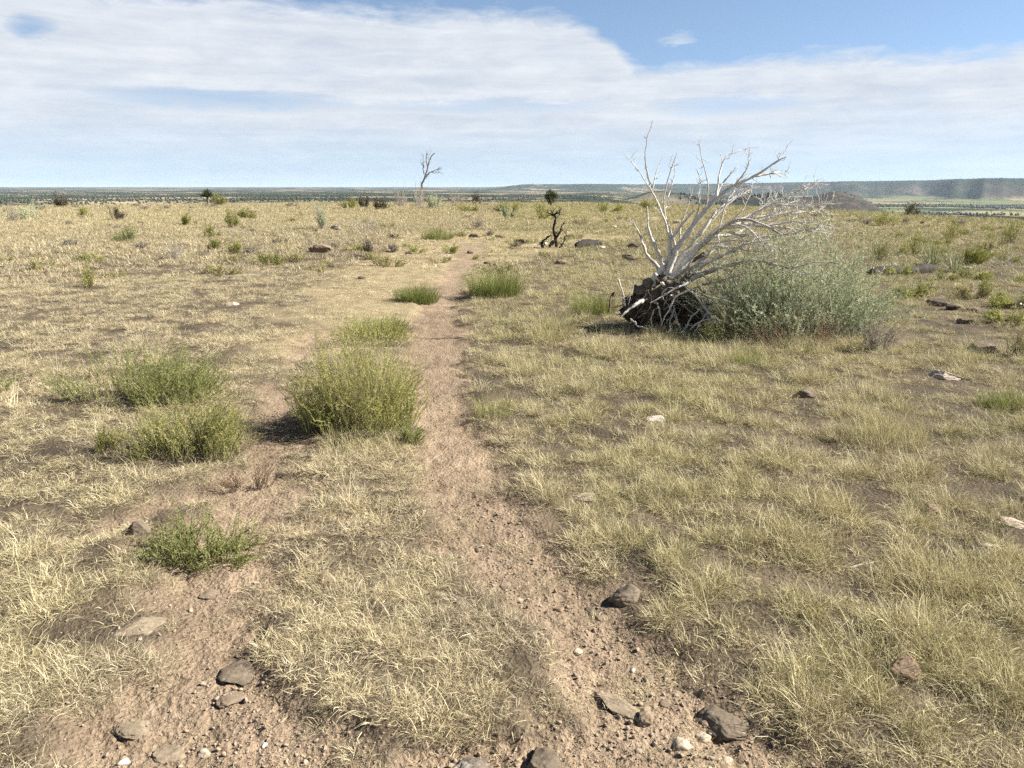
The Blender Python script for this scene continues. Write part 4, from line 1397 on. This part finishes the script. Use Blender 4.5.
def far_weeds():
    rg = np.random.default_rng(77)

    def spots(n, x0, x1, y0, y1, s0, s1):
        out = []
        while len(out) < n:
            px, py = rg.uniform(x0, x1), y0 + (y1 - y0) * rg.random() ** 1.4
            if 600 < px < 900 and py > 225: continue
            p = gp(px, max(py, 200))
            e_ = edge_r(math.degrees(math.atan2(p[0], p[1])))
            if y1 < 207: p = p / math.hypot(*p) * e_ * rg.uniform(.86, 1.0)
            if math.hypot(*p) > edge_r(math.degrees(math.atan2(p[0], p[1]))) * 1.02: continue
            out.append((p[0], p[1], rg.uniform(s0, s1)))
        return out
    for nm, m, st, label, group, n, box, sc in (
            ('brush', 'grey', 'deadgrey', 'grey leafless brush on the skyline of the plateau rim', 'grey leafless brush along the rim', 26, (0, 1024, 199, 206), (.7, 1.7)),
            ('brush', 'grey', 'deadgrey', 'small grey dry brush among the far grass', 'grey dry brush of the far grass', 34, (0, 1024, 202, 262), (.35, .95)),
            ('weed', 'weed', 'gstem', 'small olive weed among the far grass', 'olive weeds of the far grass', 30, (0, 1024, 202, 262), (.35, .9)),
            ('weed', 'dark', 'twig', 'small dark ragged weed among the far grass', 'dark ragged weeds of the far grass', 14, (0, 1024, 202, 245), (.35, .8)),
            ('grass_clump', 'stuft', 'gstem', 'pale dry grass clump standing out of the far grass', 'pale dry grass clumps of the far grass', 40, (0, 1024, 203, 300), (.5, 1.2)),
            ('weed', 'weed', 'gstem', 'olive weed on the right slope', 'olive weeds of the right slope', 26, (830, 1024, 212, 330), (.5, 1.0))):
        P = spots(n, *box, *sc)
        o = shrub(nm, (0, 30), .36, .36, .30, M[m], M[st], label, cat=nm.replace('_', ' '), n=60, lps=26, leaf=(.03, .07), lw=.2, group=group, stem_r=.004, ragged=.6, wob=.4, seed=len(label) * 7 + n)
        copies(o, P, rg)


far_weeds()


# tall yucca and juniper on the rim, bare snag
def rim_plants():
    Y = 70
    b = at(208, 203, Y); z = hz(b[0], Y)
    yuc = yucca('tall_yucca', (b[0], Y), .78, M['juniper'], 'tall dark yucca silhouetted on the left rim', 220, trunk=.75, w=(.06, .11))
    # juniper
    Y = 66
    b = at(551, 202, Y); z = hz(b[0], Y)
    root = empty('juniper', (b[0], Y, z - .05))
    tag(root, 'small round dark juniper standing alone on the rim', 'tree')
    rg = np.random.default_rng(3)
    g = Geo()
    tubes(g, np.array([[[0, 0, 0], [.03, 0, .3], [0, .02, .9]]]), np.array([[.1, .08, .04]]), 8)
    n = 24
    a = rg.random(n) * 6.28
    base = np.tile([0, 0, .25], (n, 1)); top = np.c_[np.cos(a) * .55 * rg.random(n), np.sin(a) * .55 * rg.random(n), rg.uniform(.6, 1.4, n)]
    tubes(g, stems(n, base, top, 5, .3, rg), np.tile(np.linspace(.03, .008, 5), (n, 1)), 4)
    link('trunk', g.mesh('trunk', M['twig']), root)
    g = Geo()
    m = 42
    u = rg.normal(0, 1, (m, 3)); u /= np.linalg.norm(u, axis=1, keepdims=True)
    cc = u * np.array([.48, .48, .52]) * rg.random((m, 1)) ** .4 + np.array([0, 0, .88])
    for c in cc:
        q = 110
        d = rg.normal(0, 1, (q, 3)); d /= np.linalg.norm(d, axis=1, keepdims=True)
        pos = c + d * .17 * rg.random((q, 1)) ** .5
        L = rg.uniform(.05, .11, q)
        leaves(g, pos, d, L, L * .4, np.clip(rg.normal(.45, .25) + rg.normal(0, .15, q), 0, 1), rg)
    link('crown', g.mesh('crown', M['juniper']), root)
    # snag
    Y = 70
    b = at(420, 204, Y); z = hz(b[0], Y)
    root = empty('bare_tree', (b[0], Y, z))
    tag(root, 'thin leafless dead tree leaning on the far rim', 'tree')
    rg = np.random.default_rng(12)
    o = np.array([b[0], Y, z])
    for nm, px, a, c_, r0, r1, nt in (('trunk', [(420, 205), (422, 188), (425, 176), (427, 166), (431, 158), (435, 153)], 0, .3, .13, .03, 7),
                              ('branch', [(424, 178), (429, 173), (434, 171), (441, 167)], 0, -.5, .06, .015, 9), ('branch', [(424, 175), (423, 163), (423, 154)], 0, .5, .05, .015, 7),
                              ('branch', [(427, 166), (426, 158), (428, 152)], .1, -.4, .045, .015, 6), ('branch', [(430, 172), (436, 172), (440, 172)], -.2, .4, .03, .012, 5)):
        g = Geo()
        P, rad = limb(g, px, Y + a, Y + c_, r0, r1, rg, wob=6)
        twigs(g, P, rad, rg, nt, .8, .4, .3, .022, 1)
        g.V = [v - o for v in g.V]
        link(nm, g.mesh(nm, M['snag'], True), root)


rim_plants()


build_grass()

# ------------------------------------------------------------------ far woodland beyond the rim
def far_woods():
    rg = np.random.default_rng(15)
    src = []
    for k in range(4):
        V, T = ico(2)
        V = V * (1 + .45 * n3(V, 1.6, 300 + k) + .25 * n3(V, 4, 310 + k))[:, None]
        V = V * np.array([.5, .5, .5]) + np.array([0, 0, .42])
        src.append(mesh_np('far_tree', V, T, {'bl': np.clip(.5 + n3(V, 3, 320 + k), 0, 1)}, M['fartree'], False))
    coll = source_collection('tree_sources', src, 'far_tree')
    X, Y, Sz = [], [], []

    def add(n, r0, r1, a0, a1, s0, s1, keep=None, pw=1.0):
        rr = (r0 ** pw + rg.random(n) * (r1 ** pw - r0 ** pw)) ** (1 / pw)
        aa = R(1) * rg.uniform(a0, a1, n)
        x, y = rr * np.sin(aa), rr * np.cos(aa)
        s = rg.uniform(s0, s1, n)
        if keep is not None:
            k = keep(x, y, rr, np.degrees(aa), rg.random(n)); x, y, s = x[k], y[k], s[k]
        X.append(x); Y.append(y); Sz.append(s)
    nz = lambda x, y, sc, sd: fbm(x / sc, y / sc, sd, 3)
    add(64000, 500, 7000, -44, 16, 2.2, 5.5, lambda x, y, r, a, u: u < (sstep(.44, .58, nz(x, y, 900, 131)) * .5 + .015), 1.4)
    # hills and the broken slopes on the right
    add(9000, 1700, 4200, 7, 26, 1.6, 4, lambda x, y, r, a, u: (terrain(x, y, False) > -84) & (u < .36), 1.5)
    # river woods
    def river(x, y, r, a, u):
        w = 1 - np.abs(r - (4550 + 350 * (fbm(a / 3, a * 0, 141, 3) - .5) * 2 - 14 * (a - 25))) / 330
        w2 = 1 - np.abs(r - (3050 + 300 * (fbm(a / 3, a * 0, 143, 3) - .5) * 2)) / (300 * sstep(33, 22, a) + 20)
        return u < np.maximum(w * 1.2, w2 * 1.2)
    add(26000, 2500, 5200, 12, 42, 5, 12, river)
    add(2600, 2600, 8000, 10, 43, 3, 7, lambda x, y, r, a, u: u < .4)
    add(7000, 7500, 11500, -2, 43, 4, 8, lambda x, y, r, a, u: terrain(x, y, False) > -80)
    x, y, s = np.concatenate(X), np.concatenate(Y), np.concatenate(Sz)
    z = terrain(x, y, False)
    n = len(x)
    scatter('woods', np.c_[x, y, z], np.c_[np.zeros(n), np.zeros(n), rg.random(n) * 6.28], np.c_[s, s, s * rg.uniform(.7, 1.0, n)], rg.integers(0, 4, n), {}, coll,
            'dark juniper woodland and riverside trees dotting the land beyond the rim', 'woodland')
    print('trees', n)


far_woods()

# ------------------------------------------------------------------ air
def haze():
    import bmesh
    bm = bmesh.new()
    bmesh.ops.create_cube(bm, size=1)
    me = bpy.data.meshes.new('haze')
    bm.to_mesh(me); bm.free()
    m, nt, out = new_mat('haze')
    v = N(nt, 'ShaderNodeVolumePrincipled')
    v.inputs['Color'].default_value = (.70, .85, 1.0, 1)
    v.inputs['Density'].default_value = 3.0e-5
    nt.links.new(v.outputs[0], out.inputs['Volume'])
    me.materials.append(m)
    o = link('haze', me)
    o.scale = (98000, 98000, 220)
    o.location = (0, 0, 0)
    tag(o, 'thin pale blue haze filling the air over the valley', 'haze', kind='stuff')


haze()

# ------------------------------------------------------------------ light
SUN_AZ, SUN_EL = 86.0, 38.0          # compass from +Y towards +X
sd = bpy.data.lights.new('sun', 'SUN')
so = bpy.data.objects.new('sun', sd)
COL.objects.link(so)
sd.energy = 5.0
sd.angle = R(.53)
sd.color = (1, .945, .85)
sv = Vector((math.sin(R(SUN_AZ)) * math.cos(R(SUN_EL)), math.cos(R(SUN_AZ)) * math.cos(R(SUN_EL)), math.sin(R(SUN_EL))))
so.rotation_euler = (-sv).to_track_quat('-Z', 'Y').to_euler()


def world():
    w = bpy.data.worlds.new('World')
    S.world = w
    w.use_nodes = True
    nt = w.node_tree
    for n in list(nt.nodes): nt.nodes.remove(n)
    out = N(nt, 'ShaderNodeOutputWorld')
    bg = N(nt, 'ShaderNodeBackground')
    bg.inputs[1].default_value = .042
    tc = N(nt, 'ShaderNodeTexCoord').outputs['Generated']
    sx = N(nt, 'ShaderNodeSeparateXYZ'); nt.links.new(tc, sx.inputs[0])
    sky = N(nt, 'ShaderNodeTexSky', sky_type='NISHITA', sun_disc=False, sun_elevation=R(SUN_EL), sun_rotation=R(SUN_AZ),
            altitude=1700, air_density=1.0, dust_density=.15, ozone_density=2.2)
    cx = N(nt, 'ShaderNodeCombineXYZ')
    nt.links.new(sx.outputs[0], cx.inputs[0]); nt.links.new(sx.outputs[1], cx.inputs[1])
    nt.links.new(math_(nt, 'ADD', math_(nt, 'MULTIPLY', math_(nt, 'MAXIMUM', sx.outputs[2], 0), 1.0), .10), cx.inputs[2])
    nv = N(nt, 'ShaderNodeVectorMath', operation='NORMALIZE'); nt.links.new(cx.outputs[0], nv.inputs[0])
    nt.links.new(nv.outputs[0], sky.inputs[0])
    deg = 180 / math.pi
    az = math_(nt, 'MULTIPLY', math_(nt, 'ARCTAN2', sx.outputs[0], sx.outputs[1]), deg)
    el = math_(nt, 'MULTIPLY', math_(nt, 'ARCSINE', sx.outputs[2]), deg)
    cv = N(nt, 'ShaderNodeCombineXYZ')
    nt.links.new(math_(nt, 'MULTIPLY', az, .055), cv.inputs[0]); nt.links.new(math_(nt, 'MULTIPLY', el, .20), cv.inputs[1])
    n1 = noise(nt, 1.6, 7, .58, cv.outputs[0])
    n2 = noise(nt, 5.0, 9, .66, cv.outputs[0], 0, .5)
    cv2 = N(nt, 'ShaderNodeCombineXYZ')
    nt.links.new(math_(nt, 'MULTIPLY', az, .03), cv2.inputs[0]); nt.links.new(math_(nt, 'MULTIPLY', el, .55), cv2.inputs[1])
    n3_ = noise(nt, 2.2, 5, .55, cv2.outputs[0])
    # upper edge of the cloud deck as a function of compass direction
    pts = []
    for x, y in ((-60, -70), (100, -14), (260, 2), (400, 10), (560, 16), (610, 36), (650, 64), (700, 66), (760, 58), (860, 50), (1024, 45), (1200, 30)):
        d = ray(x, y); pts.append((math.degrees(math.atan2(d[0], d[1])), math.degrees(math.asin(d[2] / np.linalg.norm(d)))))
    cr = N(nt, 'ShaderNodeFloatCurve')
    mp = cr.mapping; c = mp.curves[0]
    A0, A1 = -60.0, 60.0
    P = [((a - A0) / (A1 - A0), e / 20) for a, e in pts]
    c.points[0].location = (0, P[0][1]); c.points[1].location = (1, P[-1][1])
    for p_ in P: c.points.new(*p_)
    mp.update()
    nt.links.new(math_(nt, 'DIVIDE', math_(nt, 'SUBTRACT', az, A0), A1 - A0, clamp=True), cr.inputs['Value'])
    edge = math_(nt, 'MULTIPLY', cr.outputs[0], 20)
    nn = math_(nt, 'ADD', math_(nt, 'MULTIPLY', math_(nt, 'SUBTRACT', n1, .5), 3.2), math_(nt, 'MULTIPLY', math_(nt, 'SUBTRACT', n2, .5), 1.9))
    dd = math_(nt, 'ADD', math_(nt, 'SUBTRACT', edge, el), nn)
    deck = math_(nt, 'MULTIPLY', math_(nt, 'ADD', dd, .25), .95, clamp=True)
    deck = math_(nt, 'SMOOTHSTEP', deck, 0, 1) if False else deck

    def streak(x0, x1, y, hw, amt):
        d0, d1 = ray(x0, y), ray(x1, y)
        a0, a1 = (math.degrees(math.atan2(d[0], d[1])) for d in (d0, d1))
        dm = ray((x0 + x1) / 2, y)
        e0 = math.degrees(math.asin(dm[2] / np.linalg.norm(dm)))
        ac, aw = (a0 + a1) / 2, (a1 - a0) / 2
        u = math_(nt, 'POWER', math_(nt, 'ABSOLUTE', math_(nt, 'DIVIDE', math_(nt, 'SUBTRACT', az, ac), aw)), 2.0)
        ew = math_(nt, 'ADD', math_(nt, 'SUBTRACT', el, e0), math_(nt, 'ADD', math_(nt, 'MULTIPLY', math_(nt, 'SUBTRACT', n3_, .5), 1.3), math_(nt, 'MULTIPLY', math_(nt, 'SUBTRACT', n2, .5), 1.6)))
        v = math_(nt, 'POWER', math_(nt, 'ABSOLUTE', math_(nt, 'DIVIDE', ew, hw)), 2.0)
        k = math_(nt, 'SUBTRACT', 1.0, math_(nt, 'ADD', u, v), clamp=True)
        k = math_(nt, 'MULTIPLY', k, math_(nt, 'MULTIPLY', math_(nt, 'ADD', n2, .1), 1.7))
        return math_(nt, 'MULTIPLY', k, amt, clamp=True)
    gap = math_(nt, 'MAXIMUM', streak(60, 380, 100, .75, .62), streak(640, 830, 104, .75, .5))
    gap = math_(nt, 'MAXIMUM', gap, streak(0, 62, 27, .75, .8))
    gap = math_(nt, 'MAXIMUM', gap, streak(330, 640, 106, .6, .4))
    # patches of thin cloud
    thin = math_(nt, 'MULTIPLY', math_(nt, 'SUBTRACT', n1, .50), 2.2, clamp=True)
    gap = math_(nt, 'MAXIMUM', gap, math_(nt, 'MULTIPLY', thin, .35))
    dens = math_(nt, 'MULTIPLY', deck, math_(nt, 'SUBTRACT', 1.0, gap, clamp=True))
    wisp = streak(655, 700, 40, .35, .55)
    dens = math_(nt, 'MAXIMUM', dens, wisp)
    # the deck thins towards the horizon
    low = N(nt, 'ShaderNodeMapRange', interpolation_type='SMOOTHSTEP')
    nt.links.new(el, low.inputs[0])
    low.inputs[1].default_value = .3; low.inputs[2].default_value = 5.5
    low.inputs[3].default_value = .42; low.inputs[4].default_value = .93
    dens = math_(nt, 'MULTIPLY', dens, low.outputs[0])
    cl = ramp(nt, [(.36, (5.9, 6.4, 7.2)), (.5, (6.9, 7.3, 7.85)), (.64, (8.0, 8.25, 8.6))], math_(nt, 'ADD', math_(nt, 'MULTIPLY', n2, .5), math_(nt, 'MULTIPLY', n3_, .5)))
    up = N(nt, 'ShaderNodeMapRange', interpolation_type='SMOOTHSTEP')
    nt.links.new(el, up.inputs[0])
    up.inputs[1].default_value = 11; up.inputs[2].default_value = 32
    gain = mixc(nt, up.outputs[0], (1.78, 1.66, 1.50), (.70, .70, .70))
    skyb = mixc(nt, 1.0, sky.outputs[0], gain, 'MULTIPLY')
    col = mixc(nt, dens, skyb, cl)
    nt.links.new(col, bg.inputs[0])
    nt.links.new(bg.outputs[0], out.inputs[0])


world()

S.view_settings.view_transform = 'Standard'
S.view_settings.look = 'None'
S.view_settings.gamma = 1
S.view_settings.exposure = 1.42
S.view_settings.use_curve_mapping = False
S.render.engine = 'CYCLES'
S.cycles.max_bounces = 5
S.cycles.diffuse_bounces = 3
S.cycles.transmission_bounces = 3
S.cycles.volume_bounces = 0
S.cycles.use_denoising = False
S.cycles.caustics_reflective = False
S.cycles.caustics_refractive = False
